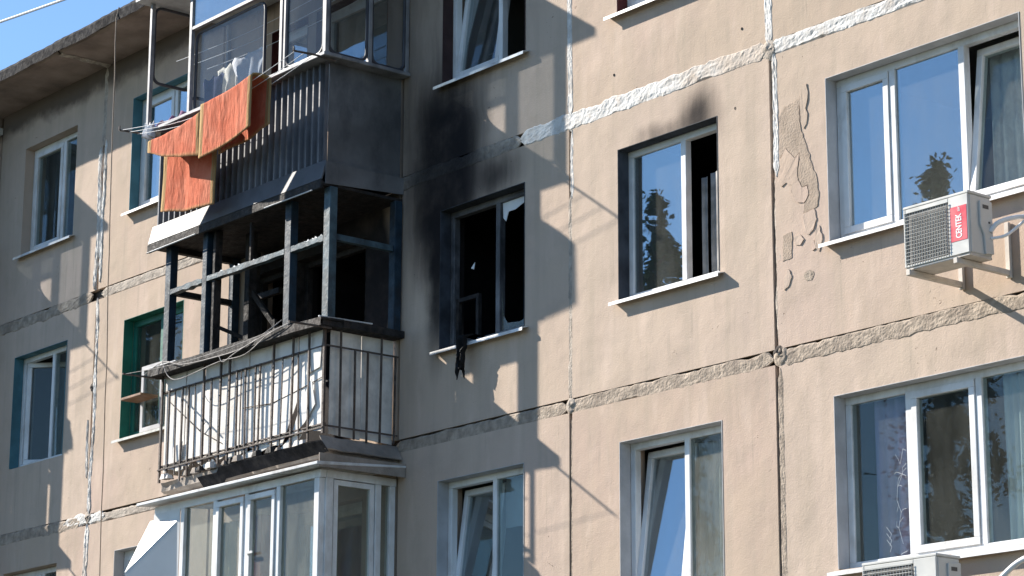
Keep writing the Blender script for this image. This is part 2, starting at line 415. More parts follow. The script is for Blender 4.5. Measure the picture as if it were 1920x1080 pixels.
# ------------------------------------------------------------------ the building
XS = [-20.04, -17.40, -14.76, -11.34, -8.70, -6.06, -2.64, 0.0, 2.64, 5.98, 8.62, 11.26, 13.90]
ZS = [-5.4, -2.7, 0.0, 2.7, 5.57]
FLOOR0 = [-5.4, -2.7, 0.0, 2.72]
bld = empty('apartment_building', (-3, 0, GROUND), 'beige concrete panel apartment building with cracked white joints and soot above its burnt windows', 'building')

def win_holes(ci, fi):
    """openings of the panel in column ci, storey fi: (kind, x0, x1, z0, z1)"""
    zb = FLOOR0[fi]; z0, z1 = zb + .86, zb + 2.27
    x0, x1 = XS[ci], XS[ci + 1]; cx = (x0 + x1) / 2
    if ci in (2, 5):                                     # balcony panels: door and window
        d0 = {5: (-5.08 if fi == 3 else -5.38), 2: x0 + .8}[ci]
        return [('door', d0, d0 + .7, zb + .12, z1), ('window', d0 + .86, d0 + 2.16, z0, z1)]
    if abs(x1 - x0) > 3: return [('window', cx - 1.035, cx + 1.035, z0, z1)]
    return [('window', cx - .655, cx + .655, z0, z1)]

def panel_mesh(x0, x1, z0, z1, holes, y0, y1):
    xs = sorted({x0, x1, *[h[1] for h in holes], *[h[2] for h in holes]})
    zs = sorted({z0, z1, *[h[3] for h in holes], *[h[4] for h in holes]})
    def solid(i, j):
        if not (0 <= i < len(xs) - 1 and 0 <= j < len(zs) - 1): return False
        a, b = (xs[i] + xs[i + 1]) / 2, (zs[j] + zs[j + 1]) / 2
        return not any(h[1] < a < h[2] and h[3] < b < h[4] for h in holes)
    mb = MB(); idx = {}
    def v(i, j, t):
        if (i, j, t) not in idx:
            idx[(i, j, t)] = len(mb.v); mb.v.append((xs[i], (y0, y1)[t], zs[j]))
        return idx[(i, j, t)]
    for i in range(len(xs) - 1):
        for j in range(len(zs) - 1):
            if not solid(i, j): continue
            mb.f.append((v(i, j, 0), v(i + 1, j, 0), v(i + 1, j + 1, 0), v(i, j + 1, 0)))
            mb.f.append((v(i, j, 1), v(i, j + 1, 1), v(i + 1, j + 1, 1), v(i + 1, j, 1)))
            for (di, dj, a, b) in ((-1, 0, (i, j), (i, j + 1)), (1, 0, (i + 1, j + 1), (i + 1, j)), (0, -1, (i + 1, j), (i, j)), (0, 1, (i, j + 1), (i + 1, j + 1))):
                if not solid(i + di, j + dj):
                    mb.f.append((v(*a, 0), v(*b, 0), v(*b, 1), v(*a, 1)))
    return mb

for fi in range(4):
    for ci in range(12):
        za = ZS[fi] + (.066 if fi else 0); zb_ = ZS[fi + 1] - (.065 if fi < 3 else 0)
        yo = random.uniform(-.003, .004)
        mb = panel_mesh(XS[ci] + .022, XS[ci + 1] - .022, za, zb_, win_holes(ci, fi), yo, .30)
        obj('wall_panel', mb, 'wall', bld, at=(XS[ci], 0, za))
mb = MB(); mb.box(XS[0], XS[-1], -.06, .30, GROUND - .1, -5.405); obj('plinth', mb, 'concrete', bld)
mb = MB()                                                 # recessed strip at the back of every joint
for x in XS[1:-1]: mb.box(x - .05, x + .05, .055, .25, -5.4, 5.565)
for z in ZS[1:-1]: mb.box(XS[0] + .03, XS[-1] - .03, .062, .24, z - .10, z + .11)
obj('joint_backing', mb, 'joint_dark', bld)
mb = MB(); mb.box(XS[0], XS[0] + .02, .31, 9, GROUND, 5.5); mb.box(XS[-1] - .02, XS[-1], .31, 9, GROUND, 5.5); mb.box(XS[0], XS[-1], 9.0, 9.2, GROUND, 5.5)
obj('end_wall', mb, 'wall', bld)

# roof: cornice slabs with a broken felt edge
roof = obj('roof', MB().box(XS[0] - .3, XS[-1] + .3, -.45, 9.3, 5.705, 5.80), 'felt', bld)
edges = [-20.3, -17.3, -14.4, -11.5, -8.66, -5.7, -2.75, .2, 3.15, 6.1, 9.0, 11.9, 14.2]
for a, b in zip(edges[:-1], edges[1:]):
    n = 60
    mb = MB()
    def sec(u, v, a=a, b=b):
        x = a + .015 + (b - a - .03) * u
        chip = max(0, nz(x * 2.3, 4.2) - .12) * .12
        prof = [(.30, 5.57), (0, 5.57), (-.35, 5.575), (-.665 + chip, 5.575), (-.70 + chip * .6, 5.60), (-.70, 5.70), (0, 5.702), (.30, 5.702)]
        t = v * (len(prof) - 1); i = min(int(t), len(prof) - 2)
        p = prof[int(round(t))]
        return (x, p[0], p[1] + nz(x * 3, p[0] * 5, 2) * .006)
    mb.grid(n, 7, sec)
    obj('cornice_slab', mb, 'soffit', bld, at=(a, -.35, 5.57))
    mb = MB()
    def felt(u, v, a=a, b=b):
        x = a + (b - a) * u; d = nz(x * 1.7, 9.1); e = nz(x * 6.3, 3.3)
        prof = [(-.50, 5.707), (-.715 - .015 * e, 5.722 + .010 * d), (-.735 - .012 * d, 5.69), (-.728 - .012 * d, 5.578 + .012 * e + .012 * d)]
        return (x, *prof[int(round(v * 3))])
    mb.grid(90, 3, felt, thick=(0, .006, .012))
    obj('roof_felt', mb, 'felt', roof, at=(a, -.7, 5.7))

def strip(name, mt, p0, p1, w, bulge=.018, jag=.35, wob=.0, seed=0, step=.03, parent=None, yb=.012, gaps=0.0):
    p0 = Vector((p0[0], 0, p0[1])); p1 = Vector((p1[0], 0, p1[1])); L = (p1 - p0).length
    t = (p1 - p0) / L; nrm = Vector((-t.z, 0, t.x)); n = max(4, int(L / step)); mb = MB()
    def fn(u, v):
        d = u * L; s_ = v * 2 - 1
        hw = w / 2 * (1 + jag * (nz(d * 4.1, seed + (3 if s_ > 0 else 9)) + .5 * nz(d * 15, seed + (4 if s_ > 0 else 7))))
        hw *= min(1.0, .15 + d / .10, .15 + (L - d) / .10)
        c = p0 + t * d + nrm * (wob * nz(d * 1.3, seed + 1.7))
        h = (1 - abs(s_) ** 8) * (.70 + .30 * nz(d * 3, s_ * 1.6, seed) + .34 * nz(d * 19, s_ * 5, seed + 5))
        if gaps: h -= max(0, nz(d * 1.9, seed + 31) - (1 - gaps)) * 6
        q = c + nrm * (hw * s_)
        return (q.x, yb - bulge * h - (.004 if abs(s_) < .9 else 0), q.z)
    mb.grid(n, 8, fn)
    return obj(name, mb, mt, parent or bld, at=tuple(p0))

# horizontal joints
strip('joint_filler', 'seal_stained', (-.74, 2.70), (2.61, 2.708), .19, .018, .4, .025, 1)
strip('joint_filler', 'seal_white', (2.62, 2.705), (6.4, 2.70), .15, .018, .3, .012, 2)
strip('joint_filler', 'seal_pale', (-2.7, 2.69), (-.72, 2.70), .16, .016, .3, .01, 3)
strip('joint_mortar', 'seal_pale', (-8.6, 2.69), (-6.0, 2.70), .13, .012, .25, .01, 4)
strip('joint_mortar', 'seal_grey', (-12.5, 2.69), (-8.8, 2.70), .16, .016, .4, .02, 5)
strip('joint_mortar', 'seal_grey', (-.02, -.012), (2.6, -.012), .150, .012, .5, .015, 6)
strip('joint_mortar', 'seal_grey', (2.68, -.012), (6.4, -.012), .155, .013, .5, .015, 7)
strip('joint_mortar', 'seal_grey', (-2.7, -.015), (-.04, -.012), .135, .008, .22, .01, 8)
strip('joint_mortar', 'seal_pale', (-8.55, -.01), (-6.0, -.01), .11, .010, .5, .02, 9)
strip('joint_mortar', 'seal_grey', (-12.5, -.01), (-8.85, -.01), .16, .016, .4, .02, 10)
strip('joint_filler', 'seal_white', (-9.25, .0), (-8.3, .02), .13, .016, .6, .03, 11)
# vertical joints
strip('joint_filler', 'seal_white', (2.63, 2.72), (2.63, 5.5), .105, .02, .35, .01, 12)
strip('joint_filler', 'seal_white', (2.685, 1.55), (2.685, 2.66), .075, .016, .5, .01, 13)
strip('joint_mortar', 'seal_pale', (2.685, .1), (2.685, 1.6), .085, .008, .4, .01, 14)
strip('joint_filler', 'seal_white', (-.005, 2.75), (-.005, 5.5), .085, .014, .3, .01, 15)
strip('joint_filler', 'seal_white', (.028, 1.95), (.028, 2.62), .055, .014, .5, .01, 16)
strip('joint_mortar', 'seal_pale', (.0, .06), (.0, 2.0), .085, .010, .25, .006, 17)
strip('joint_mortar', 'seal_grey', (.03, -2.7), (.03, -.08), .065, .006, .4, .004, 18)
strip('joint_mortar', 'seal_grey', (2.675, -2.7), (2.675, -.1), .075, .008, .4, .004, 19)
strip('joint_filler', 'seal_white', (-8.755, 2.78), (-8.755, 4.55), .085, .026, .6, .04, 20)
strip('joint_filler', 'seal_white', (-8.645, 2.85), (-8.645, 4.62), .07, .024, .6, .03, 21)
strip('joint_mortar', 'seal_pale', (-8.70, 4.55), (-8.70, 5.56), .10, .014, .4, .02, 22)
strip('joint_filler', 'seal_white', (-8.64, .05), (-8.66, 2.66), .075, .022, .7, .04, 23)
strip('joint_filler', 'seal_white', (-8.76, .5), (-8.77, 1.2), .05, .018, .7, .03, 24)
strip('joint_filler', 'seal_white', (-8.70, -2.7), (-8.70, -.05), .12, .02, .6, .03, 25)
# soffit joint by the cracked joint and the messy crossing lumps
mb = MB()
mb.grid(28, 6, lambda u, v: (-8.66 + (v - .5) * (.10 + .05 * nz(u * 9, 3)) + .03 * nz(u * 4, 8), -.68 * u, 5.568 - .022 * (1 - abs(2 * v - 1) ** 2) * (.8 + nz(u * 12, v * 4))))
obj('soffit_joint', mb, 'seal_pale', bld, at=(-8.66, -.3, 5.55))
for (x, z, r, mt) in ((2.66, .03, .07, 'joint_dark'), (2.68, .0, .085, 'seal_grey'), (.0, .0, .075, 'seal_pale'), (2.62, 2.70, .10, 'seal_pale'), (-8.68, .03, .09, 'seal_pale'), (-8.70, .02, .06, 'joint_dark'), (-8.72, 1.58, .055, 'joint_dark')):
    mb = MB(); mb.smooth = True
    mb.grid(16, 5, lambda u, v: (x + r * v * math.cos(u * 6.2832) * (1 + .3 * nz(u * 5, x)), .010 - .020 * (1 - v ** 4) * (1 + .8 * nz(u * 6, v * 3, x)), z + r * v * math.sin(u * 6.2832) * (1 + .3 * nz(x, u * 5))))
    obj('mortar_lump', mb, mt, bld, at=(x, 0, z))

# peeled plaster beside the right-hand joint
def flake(poly, mt, d, name='plaster_flake', y=0.0):
    P_ = []
    for i_, p_ in enumerate(poly):
        q_ = poly[(i_ + 1) % len(poly)]; n_ = max(1, int(math.dist(p_, q_) / .018))
        for j_ in range(n_):
            a_, b_ = p_[0] + (q_[0] - p_[0]) * j_ / n_, p_[1] + (q_[1] - p_[1]) * j_ / n_
            P_.append((a_ + .014 * nz(a_ * 22, b_ * 22, 1), b_ + .014 * nz(a_ * 22, b_ * 22, 7)))
    mb = MB(); mb.prism(P_, lambda u, v, t: (u, y - t * (1 + .5 * nz(u * 12, v * 12)), v), d)
    return obj(name, mb, mt, bld, at=(poly[0][0], 0, poly[0][1]))
M['scar'] = mat('bare_render', (.375, .295, .23), .95, .15, 6, .7, 60)
M['coat'] = mat('lifting_paint', (.52, .405, .315), .9, .12, 6, .4, 50)
SC = [(2.735, 2.08), (2.80, 2.14), (2.90, 2.155), (2.985, 2.17), (2.97, 2.02), (2.985, 1.90), (3.02, 1.80), (3.07, 1.68), (3.10, 1.56), (3.15, 1.44), (3.17, 1.28), (3.15, 1.19), (3.05, 1.175), (2.99, 1.16), (3.01, 1.25), (3.06, 1.30), (3.05, 1.40), (2.985, 1.39), (2.94, 1.47), (2.93, 1.56), (2.965, 1.63), (2.955, 1.70), (2.90, 1.665), (2.85, 1.72), (2.80, 1.78), (2.735, 1.70)]
flake(SC, 'scar', .004, 'bare_patch')
flake([(2.74, .80), (2.84, .81), (2.845, 1.03), (2.745, 1.02)], 'scar', .004, 'bare_patch')
for poly in ([(2.745, 1.70), (2.80, 1.775), (2.85, 1.715), (2.90, 1.66), (2.957, 1.695), (2.95, 1.62), (2.925, 1.56), (2.93, 1.47), (2.87, 1.43), (2.80, 1.47), (2.745, 1.45)],
             [(2.99, 1.155), (3.05, 1.17), (3.12, 1.18), (3.14, 1.08), (3.10, 1.0), (3.05, .97), (2.995, 1.0)],
             [(2.985, 2.165), (3.01, 2.27), (3.06, 2.28), (3.075, 2.16), (3.05, 2.06), (3.07, 1.97), (3.02, 1.90), (2.99, 1.99)],
             [(2.86, 1.43), (2.93, 1.465), (2.985, 1.385), (3.04, 1.39), (3.055, 1.31), (3.0, 1.25), (2.93, 1.26), (2.87, 1.33)],
             [(2.88, .97), (2.94, 1.0), (2.99, .94), (2.95, .90), (2.89, .91)],
             [(3.12, .98), (3.17, 1.02), (3.20, .90), (3.16, .80), (3.12, .84)],
             [(2.74, .64), (2.80, .72), (2.84, .66), (2.80, .57), (2.75, .55)],
             [(3.07, .88), (3.11, .9), (3.12, .84), (3.08, .82)]):
    flake(poly, 'wall', .007)
mb = MB(); mb.grid(12, 2, lambda u, v: (3.035 + .06 * v * math.cos(u * 6.2832) * (1 + .5 * nz(math.cos(u * 6.2832) * 2, math.sin(u * 6.2832) * 2, 8)), .001 - .008 * v * (1 - v) - .003, .625 + .045 * v * math.sin(u * 6.2832) * (1 + .5 * nz(math.cos(u * 6.2832) * 2, math.sin(u * 6.2832) * 2, 3))))
obj('crater', mb, 'seal_grey', bld, at=(3.03, 0, .62))
for (x, z) in ((.62, 3.0), (2.30, 2.98), (2.86, 3.15), (2.2, 2.28)):
    r = .045 if x > 3.3 else .012
    mb = MB(); mb.grid(12, 3, lambda u, v: (x + r * (.4 + v * .6) * math.cos(u * 6.28), .003 - .007 * math.sin(v * 3.1), z + 1.25 * r * (.4 + v * .6) * math.sin(u * 6.28)))
    obj('plaster_chip', mb, 'seal_pale' if x > 3.3 else 'joint_dark', bld, at=(x, 0, z))

# ------------------------------------------------------------------ windows
def ring(mb, x0, x1, z0, z1, y0, y1, w, xf=None):
    for b in ((x0, x1, z0, z0 + w), (x0, x1, z1 - w, z1), (x0, x0 + w, z0 + w + .0005, z1 - w - .0005), (x1 - w, x1, z0 + w + .0005, z1 - w - .0005)):
        i = len(mb.v); mb.box(b[0], b[1], y0, y1, b[2], b[3])
        if xf: mb.v[i:] = [xf(p) for p in mb.v[i:]]
def room(x0, x1, z0, z1, mt='room', deep=2.6):
    mb = MB(); a, b, c, d = x0 - .35, x1 + .35, z0 - .5 if z1 - z0 < 1.6 else z0 - .05, z1 + .25
    y0, y1 = .302, deep
    mb.v = [(a, y0, c), (b, y0, c), (b, y1, c), (a, y1, c), (a, y0, d), (b, y0, d), (b, y1, d), (a, y1, d)]
    mb.f = [(0, 1, 2, 3), (4, 7, 6, 5), (3, 2, 6, 7), (0, 3, 7, 4), (1, 5, 6, 2)]
    return obj('room', mb, mt, bld, at=(a, y0, c))
def window(x0, x1, z0, z1, lights, label=None, mt='pvc', glass='glass', sill='sill_metal', reveal=None, rm='room', fw=.062, fy=.125, sill_out=.075, deep=2.6, sill_over=.055):
    """lights: list of (fraction of width, kind)"""
    W_ = x1 - x0; fr = MB(); x = x0; cuts = []
    ring(fr, x0 + .004, x1 - .004, z0 + .004, z1 - .004, fy, fy + .07, fw)
    inner0, inner1 = x0 + fw, x1 - fw; tot = sum(l[0] for l in lights); cur = inner0
    spans = []
    for i, l_ in enumerate(lights):
        fr_, kind = l_[:2]; gl_ = l_[2] if len(l_) > 2 else glass
        nx = cur + (inner1 - inner0) * fr_ / tot
        a = cur + (.032 if i else 0); b = nx - (.032 if i < len(lights) - 1 else 0)
        spans.append((a, b, kind, gl_))
        if i < len(lights) - 1: fr.box(nx - .032, nx + .032, fy - .002, fy + .068, z0 + fw + .0005, z1 - fw - .0005)
        cur = nx
    fo = obj('window', fr, mt, bld, at=(x0, fy, z0), bevel=.004)
    if label: fo['label'] = label
    za, zb = z0 + fw, z1 - fw
    for a, b, kind, gl_ in spans:
        if kind == 'open': continue
        xf = None; s0 = .0
        if kind in ('sash', 'tilt', 'swing'):
            if kind == 'tilt':
                ang = R(7.5); ca, sa = math.cos(ang), math.sin(ang); hy = fy + .03; hz = za
                xf = lambda p, ca=ca, sa=sa, hy=hy, hz=hz: (p[0], hy + (p[1] - hy) * ca + (p[2] - hz) * sa, hz + (p[2] - hz) * ca - (p[1] - hy) * sa)
            if kind == 'swing':
                ang = R(40); ca, sa = math.cos(ang), math.sin(ang); hx, hy = a, fy + .05
                xf = lambda p, ca=ca, sa=sa, hx=hx, hy=hy: (hx + (p[0] - hx) * ca - (p[1] - hy) * sa, hy + (p[0] - hx) * sa + (p[1] - hy) * ca, p[2])
            sm = MB(); ring(sm, a + .003, b - .003, za + .003, zb - .003, fy - .012, fy + .06, .06, xf)
            obj('sash', sm, mt, fo, bevel=.004); s0 = .055
        pm = MB(); i = 0
        pm.box(a + s0, b - s0, fy + .018, fy + .024, za + s0, zb - s0)
        if xf: pm.v = [xf(p) for p in pm.v]
        obj('pane', pm, gl_, fo)
    if sill:
        sm = MB(); o = sill_over
        prof = [(fy + .0, z0 + .004), (.0, z0 - .006), (-sill_out, z0 - .024), (-sill_out - .003, z0 - .055), (-sill_out + .003, z0 - .055), (-sill_out + .004, z0 - .031), (0, z0 - .014), (fy, z0 - .006)]
        i = 0; n = len(prof)
        # inside the reveal, then the overhanging part with its ends
        sm.prism([(p[0], p[1]) for p in prof[2:6]] + [(-.002, z0 - .014), (-.002, z0 - .006)], lambda u, v, t: (x0 - o + t, u, v), (x1 - x0) + 2 * o)
        sm.prism([(fy, z0 + .006), (-.0035, z0 - .0055), (-.0035, z0 - .0135), (fy, z0 + .001)], lambda u, v, t: (x0 + .001 + t, u, v), (x1 - x0) - .002)
        obj('sill', sm, sill, fo)
    if reveal:
        rv = MB(); t = .006
        rv.box(x0 + .0005, x0 + t, -.004, fy - .002, z0 + .01, z1 - .0005)
        rv.box(x1 - t, x1 - .0005, -.004, fy - .002, z0 + .01, z1 - .0005)
        rv.box(x0 + t + .0005, x1 - t - .0005, -.0035, fy - .002, z1 - t, z1 - .001)
        obj('reveal', rv, reveal, fo)
    room(x0, x1, z0, z1, rm, deep)
    return fo

def curtain(label, x0, x1, z0, z1, y, mt, folds=7, amp=.03, seed=0, name='curtain', cat='curtain', sag=0.0, gather=0.0):
    mb = MB(); mb.smooth = True
    def fn(u, v):
        z = z0 + (z1 - z0) * v
        wv = math.sin(u * folds * 6.2832 + seed + .8 * nz(u * 3, v * 1.5, seed)) * amp * (.6 + .6 * nz(u * 2.2, v * .7, seed + 4) + .2)
        xx = x0 + (x1 - x0) * u + gather * (1 - v) * (u - .5) * 0 + gather * math.sin((1 - v) * 2.6) * (.5 - u)
        return (xx, y + wv, z - sag * 4 * u * (1 - u) * v)
    mb.grid(max(16, int(folds * 8)), 10, fn, thick=(0, .003, 0))
    o = obj(name, mb, mt); return tag(o, label, cat)

HW = win_holes
def hole(ci, fi, n=0): return HW(ci, fi)[n][1:]
done = set()
def W_(ci, fi, lights, n=0, **kw):
    done.add((ci, fi, n)); return window(*hole(ci, fi, n), lights, **kw)
# top storey
W_(3, 3, [(.62, 'sash'), (.38, 'fix')], label='white window under the roof with a dark laundry reflection', glass='glass_dark')
W_(4, 3, [(.6, 'sash'), (.4, 'fix')], label='white framed window in a blue painted reveal', reveal='blue_paint')
W_(6, 3, [(.60, 'tilt'), (.40, 'open')], label='half open white window with a dark brown reveal', reveal='maroon_dark')
W_(7, 3, [(.5, 'sash'), (.5, 'fix')], label='window in a maroon painted reveal with a long white sill', reveal='maroon', sill_over=.10)
W_(8, 3, [(.3, 'sash'), (.37, 'fix'), (.33, 'sash')])
# third storey
W_(3, 2, [(.6, 'swing'), (.4, 'fix')], label='white window in a blue reveal with plum curtain', reveal='blue_paint', glass='glass_dark', sill=None)
W_(4, 2, [(.5, 'fix'), (.5, 'fix')], label='old wooden window in a green painted reveal', mt='green_paint', reveal='green_paint', glass='glass_dark', sill='sill_old', fw=.075)
b3 = W_(6, 2, [(.58, 'open'), (.42, 'open')], label='burnt out window without glass below a plume of soot', mt='pvc_soot', reveal='soot_paint', rm='room_burnt')
w1 = W_(7, 2, [(.57, 'fix'), (.43, 'open')], label='white window with its right half open and soot above', reveal='soot_paint', rm='room_burnt')
W_(8, 2, [(.29, 'sash'), (.38, 'fix'), (.33, 'tilt', 'glass_dark')], label='wide white three part window above the air conditioner', reveal='grey_paint')
# second storey
W_(3, 1, [(.6, 'sash'), (.4, 'fix')], glass='glass_dark')
W_(4, 1, [(.6, 'sash'), (.4, 'fix')], glass='glass_dark', reveal='grey_paint')
W_(6, 1, [(.56, 'tilt'), (.44, 'fix', 'glass_dark')], label='white window with a tilted left sash in the balcony shade', reveal='grey_paint')
W_(7, 1, [(.57, 'tilt'), (.43, 'fix', 'glass_dusty')], label='white window with a tilted left sash and a net curtain', reveal='grey_paint', glass='glass')
r2 = W_(8, 1, [(.32, 'fix'), (.37, 'sash'), (.31, 'fix')], label='wide white three part window with a cracked left pane', reveal='grey_paint', glass='glass_dark')
# balcony doors and windows
for fi in (1, 2, 3):
    burnt = fi == 2
    for n in (0, 1):
        W_(5, fi, [(1, 'open' if burnt else 'sash')], n=n, mt='char' if burnt else 'pvc', reveal='char' if burnt else ('maroon' if fi == 3 else None), rm='room_burnt' if burnt else 'room', sill=None, glass='glass')
# all other openings of the house: one plain window copied
for fi in range(4):
    for ci in range(12):
        for n, h in enumerate(HW(ci, fi)):
            if (ci, fi, n) not in done: window(*h[1:], [(.6, 'fix'), (.4, 'fix')] if h[2] - h[1] < 1.6 else [(.3, 'fix'), (.4, 'fix'), (.3, 'fix')], deep=1.4)

# shards, cracks and grime of single windows
x0, x1, z0, z1 = hole(6, 2)
mx = x0 + .062 + (x1 - x0 - .124) * .58
def shard(poly, parent=b3, y=.15, mt='glass_dusty', name='glass_shard'):
    mb = MB(); mb.prism(poly, lambda u, v, t: (u, y + t, v), .005); return obj(name, mb, mt, parent)
shard([(mx + .04, z1 - .07), (x1 - .07, z1 - .066), (x1 - .08, z1 - .12), (x1 - .2, z1 - .13), (x1 - .33, z1 - .17), (mx + .13, z1 - .17), (mx + .09, z1 - .26), (mx + .05, z1 - .22)], mt='pvc')
shard([(mx + .035, z0 + .065), (x1 - .065, z0 + .065), (x1 - .065, z0 + .30), (x1 - .085, z0 + .22), (x1 - .12, z0 + .16), (x1 - .25, z0 + .12), (mx + .12, z0 + .14), (mx + .06, z0 + .22), (mx + .036, z0 + .5)])
shard([(x0 + .30, z1 - .62), (x0 + .36, z1 - .57), (x0 + .345, z1 - .64)], mt='pvc')
mb = MB(); ring(mb, x0 + .07, x0 + .42, z0 + .065, z0 + .52, .15, .19, .04)
obj('charred_sash', mb, 'char', b3)
# cracks of the wide window on the right
x0, x1, z0, z1 = hole(8, 1)
rng = random.Random(5)
def crack(pts, r=.0017, par=r2):
    mb = MB(); mb.tube([(p[0], .138, p[1]) for p in pts], r, 4); obj('glass_crack', mb, 'cloth_white', par)
main = [(x0 + .60, z1 - .50), (x0 + .565, z1 - .62), (x0 + .585, z1 - .70), (x0 + .53, z1 - .80), (x0 + .52, z1 - .90), (x0 + .56, z1 - 1.0), (x0 + .53, z1 - 1.12), (x0 + .57, z1 - 1.25), (x0 + .545, z1 - 1.33)]
for i in (0, 2, 3, 5, 6): crack(main[i:i + 2 + (i % 2)])
for i in range(13):
    p = rng.choice(main); a = rng.uniform(0, 6.28); L = rng.uniform(.03, .11)
    q = (max(x0 + .1, min(x0 + .63, p[0] + math.cos(a) * L)), p[1] + math.sin(a) * L); q = (q[0], max(z0 + .1, q[1]))
    crack([p, ((p[0] + q[0]) / 2 + rng.uniform(-.02, .02), (p[1] + q[1]) / 2 + rng.uniform(-.02, .02)), q], .0014)
for i in range(3):
    c0 = (x0 + rng.choice([.34, .40, .30]), z1 - 1.2 + i * .05)
    crack([c0, (c0[0] + .05, c0[1] - .06), (c0[0] + .03, c0[1] - .10)], .0016)

# curtains
c = lambda ci, fi: hole(ci, fi)
x0, x1, z0, z1 = c(8, 1)
curtain('lilac curtain behind the cracked pane of the wide right window', x0 + .20, x0 + .63, z0 - .1, z1 - .02, .235, 'curtain_purple', 4, .035, 1)
curtain('sheer pale curtain behind the rightmost pane, bottom right of the facade', x0 + 1.55, x1 + .1, z0 - .1, z1 - .02, .235, 'curtain_white', 9, .025, 2)
x0, x1, z0, z1 = c(7, 1)
curtain('sheer net curtain in the window with the tilted left sash in full sun', x0 + .78, x1 + .05, z0 - .1, z1 - .10, .225, 'lace', 7, .02, 3)
x0, x1, z0, z1 = c(6, 1)
mb = MB(); mb.box(x0 + .73, x1 - .07, .26, .264, z1 - .52, z1 - .05); tag(obj('roller_blind', mb, 'blind'), 'pale roller blind half down in the shaded lower window', 'blind')
x0, x1, z0, z1 = c(8, 2)
curtain('white patterned net curtain behind the tilted sash above the air conditioner', x0 + 1.42, x1 + .1, z0 - .1, z1 - .05, .42, 'lace', 6, .03, 4)
x0, x1, z0, z1 = c(7, 2)
curtain('narrow smoke stained curtain strip hanging left in the open half of the window', x0 + .86, x0 + .93, z0 + .05, z1 - .42, .235, 'curtain_grey', .8, .012, 5)
curtain('wider smoke stained curtain strip beside the narrow one in the open window', x0 + .97, x0 + 1.08, z0 + .05, z1 - .40, .235, 'curtain_grey', .9, .014, 6)
curtain('peach curtain drawn to the right edge of the open sooty window', x0 + 1.13, x1 - .075, z0 + .05, z1 - .22, .225, 'curtain_peach', 2, .03, 7)
x0, x1, z0, z1 = c(3, 2)
curtain('plum curtain in the blue reveal window at the left edge', x0 + .30, x0 + .66, z0 - .1, z1 - .1, .75, 'curtain_pink', 5, .03, 8)
x0, x1, z0, z1 = c(4, 2)
mb = MB()
mb.grid(1, 1, lambda u, v: (x0 + .1, 0, z0)) if False else None
tag(curtain('grey patterned curtain behind the green window', x0 + .75, x1, z0, z1, .4, 'curtain_white', 5, .03, 9), None)

# ------------------------------------------------------------------ window in the green reveal: things on its sill
x0, x1, z0, z1 = c(4, 2)
fr = empty('inner_casement', (x0 + .5, .05, z0), 'small white casement standing open in the green window', 'casement')
mb = MB(); ring(mb, x0 + .34, x0 + .80, z0 + .03, z0 + .80, .06, .10, .05); obj('frame', mb, 'grey_paint', fr)
mb = MB(); mb.box(x0 + .385, x0 + .755, .078, .083, z0 + .075, z0 + .755); obj('pane', mb, 'glass_dark', fr)
bd = MB(); bd.box(x0 + .30, x0 + .74, -.18, .05, z0 + .38, z0 + .41); 
tag(obj('board', bd, 'brown_wood', bevel=.004), 'brown board resting across the green window opening', 'board')

# ------------------------------------------------------------------ shared balcony pieces
def rrect(y0, y1, z0, z1, X, r=.09, tr=.016, x_const=True):
    pts = []
    for cy, cz, a0 in ((y1 - r, z1 - r, 0), (y0 + r, z1 - r, 90), (y0 + r, z0 + r, 180), (y1 - r, z0 + r, 270)):
        for i in range(5):
            a = R(a0 + i * 22.5); u, v = cy + r * math.cos(a), cz + r * math.sin(a)
            pts.append((X, u, v) if x_const else (u, X, v))
    mb = MB(); mb.smooth = True; mb.tube(pts, tr, 6, closed=True); return mb
def sash_round(parent, a, b, z0, z1, c, x_const, glass='glass_smoky', mt='frame_dark', tr=.018, r=.09):
    s = obj('sash', rrect(a, b, z0, z1, c, r, tr, x_const), mt, parent)
    if glass:
        mb = MB()
        if x_const: mb.box(c - .003, c + .003, a + .012, b - .012, z0 + .012, z1 - .012)
        else: mb.box(a + .012, b - .012, c - .003, c + .003, z0 + .012, z1 - .012)
        obj('pane', mb, glass, s)
    return s

# ------------------------------------------------------------------ top balcony
XL, XR, D = -5.80, -2.66, .90
tb = empty('balcony', (-4.2, -.45, 2.62), 'sooty top balcony with a dark ribbed front and steel framed glazing below the roof edge', 'balcony', 'balconies stacked above each other')
obj('floor_slab', MB().box(XL, XR, -D, -.004, 2.63, 2.775), 'concrete_soot', tb, bevel=.01)
def rib(x):                                    # narrow ridges, wide valleys
    t = ((x - XL) / .112) % 1.0
    return max(0.0, min(1.0, min(t, .36 - t) / .09)) if t < .36 else 0.0
mb = MB(); xs = []
n = int((XR - XL) / .112)
for i in range(n + 1):
    for t in (0, .09, .27, .36): xs.append(XL + (i + t) * .112)
xs = [x for x in xs if x < XR] + [XR]
pts = [(x, -D - .006 - .042 * (1 if j % 4 in (1, 2) else 0)) for j, x in enumerate(xs)]
N = len(pts) - 1
mb.grid(N, 1, lambda u, v: (pts[int(round(u * N))][0], pts[int(round(u * N))][1], 2.745 + v * 1.06), thick=(0, .003, 0))
obj('ribbed_sheet', mb, 'corr', tb)
mb = MB(); mb.grid(8, 10, lambda u, v: (XR + .006 + .008 * nz(u * 2, v * 3, 1), -D + u * (D - .01), 2.765 + v * 1.04), thick=(-.003, 0, 0)); obj('side_sheet', mb, 'side_sheet', tb)
mb = MB(); mb.box(XL - .006, XL - .002, -D, -.01, 2.765, 3.805); obj('side_sheet', mb, 'side_sheet', tb)
sl = MB(); sl.box(-5.95, -2.50, -1.075, -.86, 3.806, 3.846); sl.box(-2.68, -2.50, -.859, -.006, 3.806, 3.846); sl.box(-5.95, -5.77, -.859, -.006, 3.806, 3.846)
obj('sill', sl, 'frame_grey', tb, bevel=.006)
